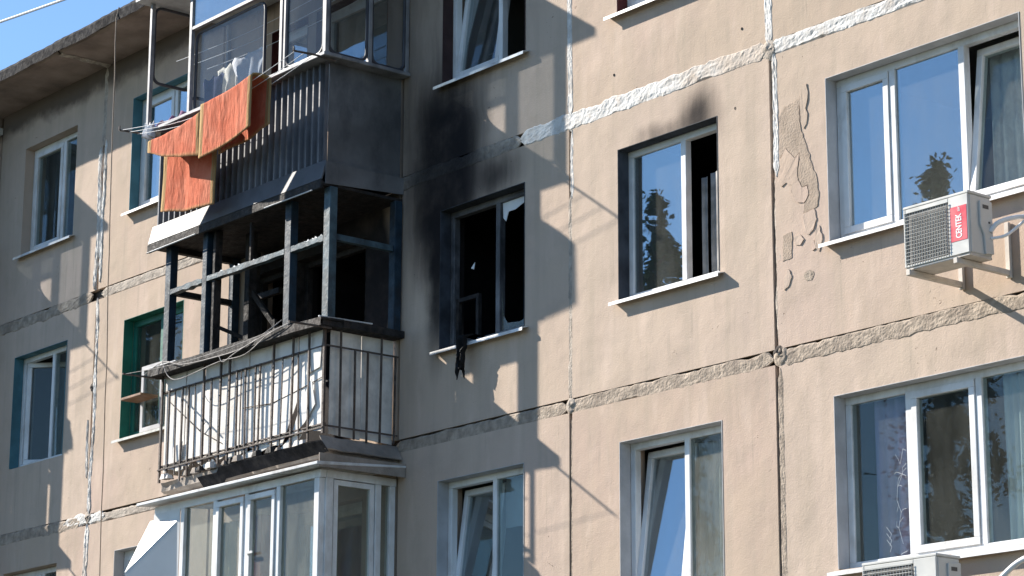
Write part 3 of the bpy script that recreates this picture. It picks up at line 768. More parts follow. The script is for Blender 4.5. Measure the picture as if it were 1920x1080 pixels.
for (x, y, w_) in ((-5.92, -1.03, .045), (-5.08, -1.03, .05), (-3.33, -1.03, .05), (-3.26, -1.03, .035), (-2.545, -1.03, .055), (-2.545, -.50, .05), (-2.545, -.03, .035), (-5.92, -.03, .035)):
    obj('post', MB().box(x - w_ / 2, x + w_ / 2, y - .022, y + .022, 3.848, 5.325), 'frame_grey', tb, bevel=.004)
obj('transom', MB().box(-5.052, -3.357, -1.05, -1.008, 4.775, 4.815), 'frame_grey', tb, bevel=.004)
obj('pane', MB().box(-5.05, -3.36, -1.032, -1.026, 4.82, 5.32), 'glass', tb)
sash_round(tb, -5.05, -3.72, 3.86, 4.74, -.985, False, tr=.017)
sash_round(tb, -3.235, -2.58, 3.86, 5.30, -1.03, False)
sash_round(tb, -.995, -.53, 3.86, 5.30, -2.545, True)
sash_round(tb, -.47, -.06, 3.86, 5.30, -2.545, True)
sash_round(tb, -1.0, -.50, 4.42, 5.30, -5.92, True, None)
sash_round(tb, -.52, -.06, 3.86, 4.36, -5.92, True, None)
obj('canopy', MB().box(-6.02, -2.45, -1.20, -.004, 5.33, 5.42), 'galv', tb, bevel=.006)
for x in (-5.90, -2.56):
    mb = MB(); mb.tube([(x, -.9, 3.79), (x, -1.15, 3.80), (x, -1.40, 3.785)], .011, 6); mb.tube([(x, -1.4, 3.785), (x, -1.4, 3.83)], .009, 6)
    obj('line_bracket', mb, 'iron', tb)
for y in (-1.17, -1.28, -1.385):
    mb = MB(); mb.tube([(-5.9 + 3.34 * i / 12, y, 3.785 - .17 * math.sin(math.pi * i / 12)) for i in range(13)], .0035, 5)
    obj('clothes_line', mb, 'cable_white', tb)
for y in (-.35, -.55, -.75):
    mb = MB(); mb.tube([(-5.85 + 3.2 * i / 10, y, 4.70 - .06 * math.sin(math.pi * i / 10)) for i in range(11)], .004, 5)
    obj('clothes_line', mb, 'cable_white', tb)
mb = MB(); mb.tube([(-5.6, -.9, 3.4), (-5.59, -1.0, 3.0)], .004, 4)

# sloping metal awning below it
aw = MB()
prof = [(-.950, 2.765), (-1.0, 2.562), (-.99, 2.556), (-.93, 2.745)]
aw.prism(prof, lambda u, v, t: (-5.88 + t, u, v), 3.27)
awn = empty('awning', (-4.2, -.95, 2.47), 'sooty sheet metal awning with painted shade between the top and the burnt balcony', 'awning')
obj('front_sheet', aw, 'galv_shade_soot', awn)
side = MB(); side.prism([(-.96, 2.745), (-.004, 2.745), (-.004, 2.575), (-.96, 2.515)], lambda u, v, t: (-2.606 + t, u, v), .012)
obj('side_flashing', side, 'side_sheet', awn)
obj('fascia', MB().box(-5.89, -2.612, -1.004, -.97, 2.465, 2.553), 'char', awn, bevel=.006)
obj('under_boards', MB().box(-5.84, -2.61, -.978, -.006, 2.50, 2.53), 'char', awn)
st = MB()
st.tube([(-5.88, -1.01, 2.462), (-4.9, -1.015, 2.47)], .008, 5); st.tube([(-3.6, -1.012, 2.47), (-2.75, -1.012, 2.468)], .007, 5)
obj('edge_strip', st, 'sill_metal', awn)

# rugs draped over the outer clothes lines
def rug(name, label, x0, x1, yf, yb, ztop, zf, zb, mt, seed, skew=0.0, skewb=0.0, slope=.03, tf=0.0, tb_=0.0):
    """front layer down to zf, top between the two lines, rear layer down to zb"""
    prof = []
    hf, hb, top = ztop - zf, ztop - zb, yb - yf
    Lt = hf + top + hb; n = 40; me_uv = []
    def at(d, u):
        s = u - .5
        if d < hf: y, z = yf, zf + d
        elif d < hf + top:
            a = (d - hf) / top * math.pi
            y = (yf + yb) / 2 - math.cos(a) * top / 2; z = ztop + math.sin(a) * .03
        else: y, z = yb, ztop - (d - hf - top)
        drop = max(0, ztop - z)
        y += .020 * nz(u * 3 + seed, d * 1.6, seed) * min(1, drop * 3) - .012 * math.sin(u * 9 + seed) * min(1, drop * 2)
        x = x0 + (x1 - x0) * u + (skew if d < hf + top / 2 else skewb) * drop
        z += (-.028 * math.sin(math.pi * u) + .010 * nz(u * 5, seed, d)) + (u - .5) * slope + (u - .5) * (tf * drop / hf if d < hf + top / 2 else tb_ * drop / hb)
        return (x, y, z)
    mb = MB(); mb.smooth = True
    mb.grid(26, 60, lambda u, v: at(v * Lt, u))
    o = obj(name, mb, mt)
    me = o.data; uvl = me.uv_layers.new(name='UVMap')
    for poly in me.polygons:
        for li in poly.loop_indices:
            vi = me.loops[li].vertex_index; uvl.data[li].uv = ((vi % 27) / 26, (vi // 27) / 60)
    sm = o.modifiers.new('thickness', 'SOLIDIFY'); sm.thickness = .012; sm.offset = 0
    return tag(o, label, 'rug', 'orange rugs airing on the top balcony')
M['rug'] = rug_material('woven_orange_rug', 0, 1, 0)
rug('rug', 'orange rug folded over the line, the left one with its rear half hanging lowest', -5.28, -4.26, -1.40, -1.19, 3.53, 3.24, 2.70, M['rug'], 1.3, .02, -.02, .08, -.34, -.22)
rug('rug', 'orange rug with straw edges draped on the line, the right one of the two', -4.22, -3.27, -1.42, -1.19, 3.68, 3.12, 3.2, M['rug'], 5.7, .0, .0, .09, .04)
# laundry inside the top balcony
def cloth(name, label, cat, x0, x1, y, ztop, zbot, mt, seed, gather=.1, lean=0):
    mb = MB(); mb.smooth = True
    def fn(u, v):
        z = ztop - (ztop - zbot) * v * (1 + .18 * nz(u * 4, seed)); s = u - .5
        xx = (x0 + x1) / 2 + (x1 - x0) * s * (1 - gather * math.sin(v * 2.5)) + lean * v
        return (xx, y + .045 * math.sin(u * 15 + seed) * (.25 + v) + .03 * nz(u * 4, v * 3, seed), z - .04 * abs(math.sin(u * 3.14 * 3 + seed)) * (1 - v))
    mb.grid(28, 12, fn, thick=(0, .004, 0)); return tag(obj(name, mb, mt), label, cat)
cloth('laundry', 'white garment drying on the inner line of the top balcony', 'laundry', -4.72, -4.02, -.75, 4.42, 3.75, 'cloth_white', 2, .35, .02)
cloth('laundry', 'cream towel drying behind the left post of the top balcony', 'laundry', -5.05, -4.55, -.70, 4.42, 3.95, 'cloth_cream', 5, .1, .05)
cloth('laundry', 'navy cloth heaped over the top balcony rail behind the rugs', 'laundry', -5.0, -4.55, -.93, 4.22, 3.70, 'cloth_navy', 8, .25)
cloth('laundry', 'small plum cloth lying on the rail at the left end of the top balcony', 'laundry', -5.80, -5.15, -1.0, 3.93, 3.80, 'curtain_pink', 11, .05)
cloth('laundry', 'small white rag at the left end of the top balcony rail', 'laundry', -5.90, -5.70, -1.09, 3.92, 3.74, 'cloth_white', 14, .2)

# ------------------------------------------------------------------ burnt balcony
mbal = empty('balcony', (-4.2, -.45, -.26), 'burnt out open balcony with iron balusters over pale boards and charred posts', 'balcony', 'balconies stacked above each other')
mb = MB()
def slab(u, v):
    x = -5.68 + 3.06 * u; ch = max(0, nz(x * 2.1, 1.1)) * .10 + .02 * nz(x * 9, 2) + (.05 if x < -4.7 else 0)
    prof = [(-.004, -.045), (-.86 + ch * .2, -.045 - ch * .2), (-.90 + ch, -.07 - ch * .3), (-.905 + ch, -.15), (-.87 + ch, -.205 + ch * .5), (-.004, -.20)]
    p = prof[int(round(v * 5))]; return (x, p[0], p[1])
mb.grid(90, 5, slab)
mb.f.append(tuple(j * 91 for j in range(6))); mb.f.append(tuple(j * 91 + 90 for j in range(6)))
obj('floor_slab', mb, 'concrete', mbal)
# boards behind the bars
bx_ = [(-5.63, -5.22, .0, .01, 0), (-5.21, -4.86, .03, .0, 0), (-4.85, -4.42, .04, .02, .01), (-4.41, -4.02, .0, .0, 0), (-4.01, -3.62, .05, .0, .005), (-3.61, -3.14, .0, .0, 0), (-3.13, -2.70, .0, .0, 0)]
for i, (a, b, zl, zu, dy) in enumerate(bx_):
    r_ = random.Random(i); poly = [(a, .035 + zl)]
    for q in range(1, 5): poly.append((a + (b - a) * q / 5, .03 + zl + r_.uniform(-.04, .05)))
    poly += [(b - .006, .035 + zl), (b - .006, 1.07), (a, 1.07)]
    if i == 6: poly = [(a, .30), (a + .12, .24), (a + .18, .10), (b - .006, .06), (b - .006, 1.07), (a, 1.07)]
    if i == 5: poly = [(a, .04), (a + .22, .02), (a + .30, .16), (b - .05, .34), (b - .006, .42), (b - .006, 1.07), (a, 1.07)]
    mb = MB(); mb.prism(poly, lambda u, v, t: (u, -.858 + dy * .5 + t + .008 * nz(u * 2, v, i), v), .009)
    obj('board', mb, 'asbestos', mbal)
for poly, dy in (([(-3.22, .06), (-3.02, .42), (-2.86, .60), (-2.80, .34), (-2.98, .18)], -.03), ([(-2.98, .66), (-2.74, .70), (-2.70, .98), (-2.90, .90)], -.025), ([(-3.42, -.03), (-3.10, .12), (-2.98, .10), (-3.16, -.04)], -.05), ([(-4.98, -.02), (-4.62, .05), (-4.55, -.02)], -.06), ([(-5.42, .10), (-5.24, .14), (-5.22, .32), (-5.40, .28)], -.03), ([(-4.3, -.02), (-3.7, .07), (-3.5, .04), (-3.9, -.03)], -.055)):
    mb = MB(); mb.prism(poly, lambda u, v, t: (u, -.872 + dy * .12 + t * 1.0 - .03 * (v - poly[0][1]), v), .006); obj('board_fragment', mb, 'asbestos', mbal)
sideb = [(-.79, -.42), (-.415, -.03)]
for a, b in sideb:
    mb = MB(); mb.prism([(a, .04), (b, .02), (b, 1.07), (a, 1.07)], lambda u, v, t: (-2.70 + t + .008 * nz(u * 3, v), u, v), .009); obj('board', mb, 'asbestos_d', mbal)
mb = MB(); mb.prism([(-.79, .04), (-.03, .02), (-.03, 1.07), (-.79, 1.07)], lambda u, v, t: (-5.655 + t, u, v), .009); obj('board', mb, 'asbestos_d', mbal)
# rails
rl = MB()
for z, y in ((.90, -.875), (.105, -.875), (.065, -.90)):
    rl.bar((-5.66, y, z), (-2.635, y, z + (.0 if z > .2 else .02)), .022, .014)
    if z > .08: rl.bar((-2.635, -.875, z), (-2.635, -.01, z), .022, .014); rl.bar((-5.66, -.875, z), (-5.66, -.01, z), .022, .014)
obj('rail', rl, 'iron', mbal)
bars = [(-5.64, .026), (-5.50, .02), (-5.34, .014), (-5.24, .02), (-5.10, .02), (-4.98, .012), (-4.82, .022), (-4.66, .02), (-4.51, .024), (-4.34, .024), (-4.18, .02), (-4.12, .012), (-4.02, .018), (-3.85, .018), (-3.78, .018), (-3.54, .022), (-3.39, .012), (-3.20, .022), (-3.06, .014), (-2.90, .022), (-2.645, .03)]
rb = random.Random(3)
for x, w_ in bars:
    dz = rb.uniform(-.10, .03); lean = rb.uniform(-.018, .018) * (2.5 if w_ < .015 else 1)
    mb = MB(); mb.bar((x, -.892, .0 + dz), (x + lean, -.892, .905 if w_ < .021 else 1.08), w_, w_ * .8)
    obj('baluster', mb, 'iron', mbal)
for y in (-.71, -.54, -.39, -.23, -.06):
    mb = MB(); mb.bar((-2.622, y, .02 + rb.uniform(-.06, .02)), (-2.622, y + rb.uniform(-.01, .01), 1.06 if y in (-.71, -.23) else .905), .018, .016); obj('baluster', mb, 'iron', mbal)
    mb = MB(); mb.bar((-5.675, y, .02), (-5.675, y, .905), .018, .016); obj('baluster', mb, 'iron', mbal)
mb = MB(); mb.tube([(-5.55, -.86, .80), (-4.9, -.87, .38), (-4.5, -.86, .2)], .005, 4); mb.tube([(-4.9, -.88, .38), (-4.78, -.88, .46)], .004, 4); mb.tube([(-4.1, -.87, .5), (-3.6, -.86, .47), (-3.2, -.86, .52), (-2.66, -.87, .60)], .005, 4)
obj('loose_wire', mb, 'iron', mbal)
# charred sill
mb = MB()
def sillf(y0, y1, x0, x1, horiz):
    if horiz: mb.grid(60, 3, lambda u, v: (x0 + (x1 - x0) * u, [y1, y0, y0 - .004, y0 + .02][int(round(v * 3))] + .012 * nz(u * 14, v), [1.155, 1.15, 1.085, 1.08][int(round(v * 3))] + .010 * nz(u * 9, 2, v)), thick=(0, .0, -.02))
sillf(-1.02, -.74, -5.74, -2.54, True)
mb.box(-5.73, -2.56, -.98, -.74, 1.075, 1.13); mb.box(-2.72, -2.54, -.74, -.006, 1.08, 1.15); mb.box(-5.74, -5.60, -.74, -.006, 1.08, 1.15)
obj('sill', mb, 'char', mbal)
mb = MB(); mb.bar((-2.60, -1.0, 1.165), (-2.545, -.40, 1.165), .02, .012); mb.bar((-5.72, -1.015, 1.162), (-5.2, -1.01, 1.162), .012, .01); obj('sill_edge', mb, 'sill_metal', mbal)
# posts
for (x, y, w_, mt) in ((-5.60, -.86, .11, 'blue_wood'), (-4.87, -.86, .09, 'blue_wood'), (-3.32, -.86, .11, 'blue_wood'), (-2.64, -.86, .11, 'blue_grey_edge'), (-2.64, -.06, .10, 'blue_wood'), (-5.60, -.06, .09, 'blue_wood'), (-4.72, -.84, .05, 'char')):
    obj('post', MB().box(x - w_ / 2, x + w_ / 2, y - .045, y + .045, 1.152, 2.498), mt, mbal, bevel=.006)
for (x0, x1) in ((-5.543, -4.918), (-4.822, -3.378), (-3.262, -2.698)):
    mb = MB(); mb.grid(24, 1, lambda u, v: (x0 + (x1 - x0) * u, -.905, 1.96 + v * .055 + .012 * nz(u * 7, x0, v)), thick=(0, .07, 0)); obj('transom', mb, 'blue_grey_edge', mbal)
obj('transom', MB().box(-2.672, -2.61, -.812, -.112, 1.97, 2.03), 'blue_grey_edge', mbal)
obj('transom', MB().box(-5.63, -5.57, -.812, -.107, 1.97, 2.03), 'char', mbal)
obj('transom', MB().box(-5.63, -5.57, -.812, -.107, 2.44, 2.498), 'char', mbal)
for (a, b, w_) in (((-4.05, -.86, 2.02), (-4.05, -.86, 2.44), .03), ((-5.15, -.06, 1.15), (-5.15, -.06, 2.48), .05), ((-5.15, -.05, 1.98), (-4.7, -.05, 1.98), .06), ((-5.6, -.45, 1.75), (-5.05, -.1, 1.45), .04), ((-3.58, -.86, 1.15), (-3.575, -.86, 1.33), .03), ((-4.6, -.5, 1.1), (-4.6, -.5, 2.5), .09), ((-4.6, -.5, 1.9), (-4.1, -.4, 1.3), .05)):
    mb = MB(); mb.bar(a, b, w_, w_); obj('charred_batten', mb, 'char', mbal)
# glass bits stuck on the transom
rb = random.Random(9)
for i in range(16):
    x = rb.choice([rb.uniform(-4.7, -3.5), rb.uniform(-3.2, -2.75)]); h = rb.uniform(.010, .028)
    mb = MB(); mb.prism([(x, 2.01), (x + rb.uniform(.04, .12), 2.012), (x + rb.uniform(.01, .08), 2.015 + h)], lambda u, v, t: (u, -.885 + t, v), .006); obj('glass_shard', mb, 'pvc', mbal)
# flashing hanging from the slab edge, debris
fl = MB()
def flf(u, v):
    x = -4.72 + 2.2 * u; e = nz(x * 3, 1) * .03; step = .05 * (u < .18)
    return (x, -.905 - .09 * v + .008 * nz(x * 5, v) + .02 * nz(x * 1.5, 4), -.19 + .10 * v + .03 * u + e * v - step)
fl.grid(50, 3, flf, thick=(0, .006, -.012))
obj('flashing', fl, 'felt', mbal)
fl = MB(); fl.grid(14, 3, lambda u, v: (-2.64 + .10 * v, -.93 + .92 * u, .00 - .14 * v + .012 * nz(u * 6, v)), thick=(-.006, 0, -.01)); obj('flashing', fl, 'concrete', mbal)
for i in range(26):
    x = rb.uniform(-5.6, -2.9); s_ = rb.uniform(.02, .07); y = rb.uniform(-.91, -.84)
    mb = MB(); p = [Vector((rb.uniform(-1, 1), rb.uniform(-1, 1), 0)) for _ in range(4)]
    mb.quadbox([(x - s_, y - .03, -.045), (x + s_ * .8, y - .04, -.05), (x + s_, y + .03, -.048), (x - s_ * .7, y + .02, -.045), (x - s_ * .6, y - .02, -.045 + s_ * .9), (x + s_ * .5, y - .03, -.03 + s_ * .6), (x + s_ * .6, y + .02, -.04 + s_), (x - s_ * .4, y + .03, -.04 + s_ * .7)])
    obj('rubble_chunk', mb, rb.choice(['concrete', 'asbestos_d', 'char']), mbal)
for (x, y0, mt) in ((-5.68, -1.36, 'iron'), (-2.58, -1.36, 'iron')):
    mb = MB(); mb.tube([(x, -.86, 1.06), (x, -1.1, 1.055), (x, y0, 1.05)], .011, 6); obj('line_bracket', mb, mt, mbal)
for y in (-1.33,):
    mb = MB(); mb.tube([(-5.68 + 3.1 * i / 12, y, 1.05 - .07 * math.sin(math.pi * i / 12)) for i in range(13)], .003, 5); obj('clothes_line', mb, 'cable_grey', mbal)
wv = MB()
def wire(pts, r=.006):
    P = [Vector(p) for p in pts]; out = []
    for i in range(len(P) - 1):
        p0 = P[max(i - 1, 0)]; p1 = P[i]; p2 = P[i + 1]; p3 = P[min(i + 2, len(P) - 1)]
        for q in range(6):
            t = q / 6
            out.append(.5 * ((2 * p1) + (p2 - p0) * t + (2 * p0 - 5 * p1 + 4 * p2 - p3) * t * t + (3 * p1 - p0 - 3 * p2 + p3) * t ** 3))
    out.append(P[-1]); return out
mb = MB(); mb.smooth = True
mb.tube(wire([(-3.45, -.86, 1.30), (-3.55, -1.0, 1.16), (-3.9, -1.04, 1.06), (-4.4, -1.05, 1.05), (-5.0, -1.05, 1.08), (-5.35, -1.04, 1.17), (-5.55, -1.05, 1.15), (-5.68, -1.1, 1.07)]), .0055, 5)
mb.tube(wire([(-3.05, -1.03, 1.17), (-3.4, -1.05, 1.12), (-3.8, -1.06, .98), (-4.3, -1.05, .99), (-5.0, -1.06, .93), (-5.25, -1.06, .99), (-5.42, -1.05, 1.17), (-5.5, -1.06, 1.08)]), .0045, 5)
mb.tube(wire([(-3.2, -1.03, 1.16), (-3.6, -1.05, 1.10), (-4.0, -1.05, 1.03), (-4.2, -1.06, .97), (-4.28, -1.06, 1.04)]), .0045, 5)
tag(obj('wire', mb, 'cable_grey'), 'tangle of grey wires hanging over the charred sill of the burnt balcony', 'wire')

# ------------------------------------------------------------------ lower balcony with white glazing
lb = empty('balcony', (-4.2, -.45, -2.95), 'lower balcony with white plastic framed glazing and a torn white panel', 'balcony', 'balconies stacked above each other')
obj('floor_slab', MB().box(-5.68, -2.64, -.9, -.004, -2.93, -2.76), 'concrete', lb, bevel=.01)
obj('front_panel', MB().box(-5.68, -2.64, -.90, -.86, -2.75, -1.66), 'film', lb)
obj('side_panel', MB().box(-2.675, -2.64, -.855, -.006, -2.75, -1.66), 'film', lb)
obj('side_panel', MB().box(-5.68, -5.645, -.855, -.006, -2.75, -1.66), 'film', lb)
rp = MB(); rp.prism([(-1.06, -.285), (-1.06, -.315), (-1.045, -.318), (-.004, -.235), (-.004, -.215)], lambda u, v, t: (-5.80 + t, u, v), 3.32)
obj('roof_sheet', rp, 'sill_metal', lb, bevel=.004)
obj('roof_fascia', MB().box(-2.50, -2.485, -1.03, -.006, -.33, -.20), 'concrete', lb)
obj('head_beam', MB().box(-5.68, -2.645, -.905, -.835, -.40, -.325), 'pvc', lb)
obj('head_beam', MB().box(-2.705, -2.64, -.832, -.006, -.40, -.325), 'pvc', lb)
obj('sill_beam', MB().box(-5.68, -2.645, -.905, -.835, -1.655, -1.60), 'pvc', lb)
for x in (-5.65, -5.12, -4.50, -3.92, -3.36, -2.70):
    w_ = .085 if x > -2.8 else .07
    obj('mullion', MB().box(x - w_ / 2, x + w_ / 2, -.91, -.83, -1.598, -.402), 'pvc', lb, bevel=.005)
for y in (-.79, -.22, -.05):
    obj('mullion', MB().box(-2.71, -2.635, y - (.035 if y > -.7 else .055), y + .035, -1.598, -.402), 'pvc', lb, bevel=.005)
for i, (a, b) in enumerate(((-5.085, -4.535), (-4.465, -3.955), (-3.885, -3.395), (-3.325, -2.745))):
    if i in (1, 2):
        mb = MB(); ring(mb, a + .004, b - .004, -1.59, -.41 - .015, -.925, -.86, .055); s_ = obj('sash', mb, 'pvc', lb, bevel=.004)
        obj('pane', MB().box(a + .05, b - .05, -.89, -.884, -1.54, -.475), 'glass_dusty', s_)
        if i == 2: obj('handle', MB().box(a + .02, a + .14, -.945, -.93, -1.02, -.995), 'pvc', s_)
    else: obj('pane', MB().box(a, b, -.875, -.869, -1.597, -.403), 'glass_dusty', lb)
mb = MB(); 
for bx in ((-.745, -.265, -.46, -.41), (-.745, -.265, -1.59, -1.54)): mb.box(-2.70, -2.645, *bx)
for bx in ((-.745, -.695), (-.315, -.265)): mb.box(-2.70, -2.645, bx[0], bx[1], -1.539, -.461)
s_ = obj('sash', mb, 'pvc', lb); obj('pane', MB().box(-2.676, -2.67, -.70, -.31, -1.545, -.455), 'glass_dusty', s_)
obj('pane', MB().box(-2.676, -2.67, -.185, -.085, -1.598, -.403), 'glass_dusty', lb)
# torn white panel at the left end: an upper lit flap folded over the shaded sheet
def film(pts, name):
    mb = MB(); i = 0; mb.v = [tuple(p) for p in pts]; mb.f = [(0, 1, 2, 3)]
    n = (Vector(pts[1]) - Vector(pts[0])).cross(Vector(pts[2]) - Vector(pts[0])).normalized() * .006
    mb.v += [tuple(Vector(p) + n) for p in pts]; mb.f = [(0, 1, 2, 3), (7, 6, 5, 4), (0, 4, 5, 1), (1, 5, 6, 2), (2, 6, 7, 3), (3, 7, 4, 0)]
    return obj(name, mb, 'film', lb)
film([(-5.20, -.915, -.52), (-5.70, -.935, -.47), (-5.86, -1.00, -.98), (-5.80, -1.16, -1.02)], 'torn_panel')
film([(-5.16, -.913, -.40), (-5.20, -.92, -.523), (-5.80, -1.165, -1.022), (-5.16, -.915, -1.60)], 'torn_panel')
film([(-5.80, -1.165, -1.025), (-5.84, -1.10, -1.06), (-5.70, -1.0, -1.60), (-5.16, -.915, -1.602)], 'torn_panel')
film([(-5.68, -.912, -.402), (-5.16, -.911, -.402), (-5.19, -.912, -.52), (-5.68, -.913, -.465)], 'torn_panel')
curtain('cream curtain behind the left bay of the white glazed balcony', -5.05, -4.60, -1.9, -.55, -.55, 'curtain_cream', 4, .03, 12)
tag(obj('box', MB().box(-4.46, -4.1, -.6, -.3, -1.2, -.55), 'red_box', bevel=.01), 'dull red box standing inside the white glazed balcony', 'box')

# ------------------------------------------------------------------ the next balcony stack to the left, just outside the picture: it throws the shade on the left windows
for src, lab in ((tb, 'glazed top balcony of the stack at the far left end'), (mbal, 'open railed balcony of the stack at the far left end'), (lb, 'white glazed balcony of the stack at the far left end')):
    cpy = copy_tree(src, (-8.86, 0, 0)); cpy['label'] = lab
    if src is mbal:
        WL[cpy.name] = WL[src.name] + Vector((-8.86, 0, 0))
        obj('sun_block_board', MB().box(-2.66 - 8.86, -2.64 - 8.86, -.775, -.12, 1.16, 1.965), 'asbestos_d', cpy); obj('sun_block_board', MB().box(-2.66 - 8.86, -2.64 - 8.86, -.80, -.12, 2.035, 2.49), 'asbestos_d', cpy)  # added boards block the sun through the unseen side opening, leaving a slit
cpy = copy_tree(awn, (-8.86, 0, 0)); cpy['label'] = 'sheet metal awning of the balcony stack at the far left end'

# ------------------------------------------------------------------ air conditioners
def lettering(cu):
    cu.materials.append(M['red_pale'])
    tmp = bpy.data.objects.new('lettering_source', cu); COL.objects.link(tmp)
    me = bpy.data.meshes.new_from_object(tmp.evaluated_get(bpy.context.evaluated_depsgraph_get()))
    bpy.data.objects.remove(tmp); bpy.data.curves.remove(cu)
    return bpy.data.objects.new('lettering', me)
def air_con(x0, x1, yf, yb, z0, z1, label, brackets, branded=True):
    t = empty('air_conditioner', ((x0 + x1) / 2, (yf + yb) / 2, z0), label, 'air conditioner', 'air conditioners on wall brackets')
    h = z1 - z0; xg = x0 + (x1 - x0) * .70
    obj('body', MB().box(x0, x1, yf + .012, yb, z0 + .01, z1 - .012), 'ac', t, bevel=.012)
    obj('top_cover', MB().box(x0 - .006, x1 + .006, yf - .004, yb + .004, z1 - .016, z1 + .006), 'ac', t, bevel=.005)
    obj('base_tray', MB().box(x0 + .005, x1 - .005, yf + .004, yb - .004, z0 - .008, z0 + .012), 'bracket', t, bevel=.003)
    # front: rounded frame and a wire grille over a dark recess
    fr = MB(); fr.box(x0, x0 + .02, yf - .006, yf + .0115, z0 + .012, z1 - .018); fr.box(xg, x1, yf - .006, yf + .0115, z0 + .012, z1 - .018)
    fr.box(x0 + .0205, xg - .0005, yf - .005, yf + .0115, z1 - .05, z1 - .0185); fr.box(x0 + .0205, xg - .0005, yf - .005, yf + .0115, z0 + .0125, z0 + .03)
    obj('front_frame', fr, 'ac', t, bevel=.004)
    obj('grille_recess', MB().box(x0 + .021, xg - .001, yf + .006, yf + .0115, z0 + .031, z1 - .051), 'ac_dark', t)
    gz0, gz1 = z0 + .035, z1 - .055; gx0, gx1 = x0 + .024, xg - .006
    gm = MB(); nx, nzz = 16, 14
    for i in range(nx + 1):
        x = gx0 + (gx1 - gx0) * i / nx; gm.tube([(x, yf - .016, gz0), (x, yf - .018, gz1)], .0027, 4)
    for i in range(nzz + 1):
        z = gz0 + (gz1 - gz0) * i / nzz; gm.tube([(gx0, yf - .021, z), (gx1, yf - .021, z)], .0027, 4)
    obj('grille', gm, 'ac_wire', t)
    if branded:
        s = obj('sticker', MB().box(xg + .022, x1 - .012, yf - .0085, yf - .0062, z0 + h * .24, z0 + h * .79), 'red', t)
        cu = bpy.data.curves.new('lettering', 'FONT'); cu.body = 'CENTEK'; cu.size = .080; cu.align_x = 'LEFT'; cu.align_y = 'CENTER'; cu.extrude = .0008; cu.offset = .0015
        o = lettering(cu); link(o, (xg + .022 + (x1 - .034 - xg) * .52, yf - .0095, z0 + h * .28), s)
        o.rotation_euler = (R(90), R(-90), 0); o.scale = (.62, 1, 1)
        cu2 = bpy.data.curves.new('lettering', 'FONT'); cu2.body = 'air'; cu2.size = .04; cu2.align_y = 'CENTER'; cu2.extrude = .0008; 
        o = lettering(cu2); link(o, (xg + .022 + (x1 - .034 - xg) * .52, yf - .0095, z0 + h * .70), s); o.rotation_euler = (R(90), R(-90), 0)
    # service cover on the right side with its stepped outline and slot
    sc = MB(); ym = (yf + yb) / 2
    sc.prism([(ym - .02, z1 - .06), (yb - .01, z1 - .05), (yb - .01, z0 + .12), (yb - .004, z0 + .03), (ym + .03, z0 + .02), (ym + .02, z0 + .17), (ym - .02, z0 + .24)], lambda u, v, t_: (x1 - .001 + t_, u, v), .020)
    scv = obj('service_cover', sc, 'ac', t, bevel=.004)
    obj('grip_slot', MB().box(x1 + .0195, x1 + .0212, ym + .01, ym + .075, z1 - .115, z1 - .085), 'ac_dark', scv)
    obj('screw', MB().box(x1 + .0195, x1 + .0235, ym + .07, ym + .085, z0 + .26, z0 + .275), 'ac_dark', scv)
    for xb, up in brackets:
        b = MB(); zb = z0 - .055
        b.box(xb - .02, xb + .02, yf - .03, -.034, zb, zb + .044)
        b.box(xb - .022, xb + .022, -.033, -.004, zb - .015, zb + up)
        obj('bracket', b, 'bracket', t, bevel=.003)
    for xb, up in brackets:
        obj('rubber_foot', MB().box(xb - .018, xb + .018, yf + .03, yf + .06, z0 - .0108, z0 - .0082), 'cable_black', t)
    return t
a1 = air_con(4.63, 5.27, -.60, -.34, .25, .735, 'cream air conditioner with a red brand sticker below the wide window', [(4.68, .22), (5.15, .42)])
mb = MB(); mb.smooth = True
mb.tube(wire([(5.285, -.38, .45), (5.33, -.34, .52), (5.38, -.22, .57), (5.44, -.1, .60), (5.6, -.06, .68), (5.9, -.05, .80)]), .019, 8)
mb.tube(wire([(5.285, -.38, .40), (5.36, -.30, .42), (5.40, -.2, .50), (5.44, -.11, .585)]), .012, 8)
tag(obj('hose', mb, 'cable_white'), 'insulated pipe running from the branded air conditioner to the right', 'pipe')
a2 = air_con(4.02, 4.76, -.52, -.26, -2.42, -1.92, 'cream air conditioner cut off by the lower edge of the picture', [(4.15, .25), (4.62, .25)], False)
mb = MB(); mb.smooth = True
mb.tube(wire([(4.79, -.30, -2.30), (4.95, -.22, -2.25), (5.06, -.16, -2.1), (5.25, -.13, -1.98), (5.55, -.12, -1.94), (6.2, -.12, -1.9)]), .022, 8)
tag(obj('hose', mb, 'cable_white'), 'pale curved pipe beside the lower air conditioner', 'pipe')

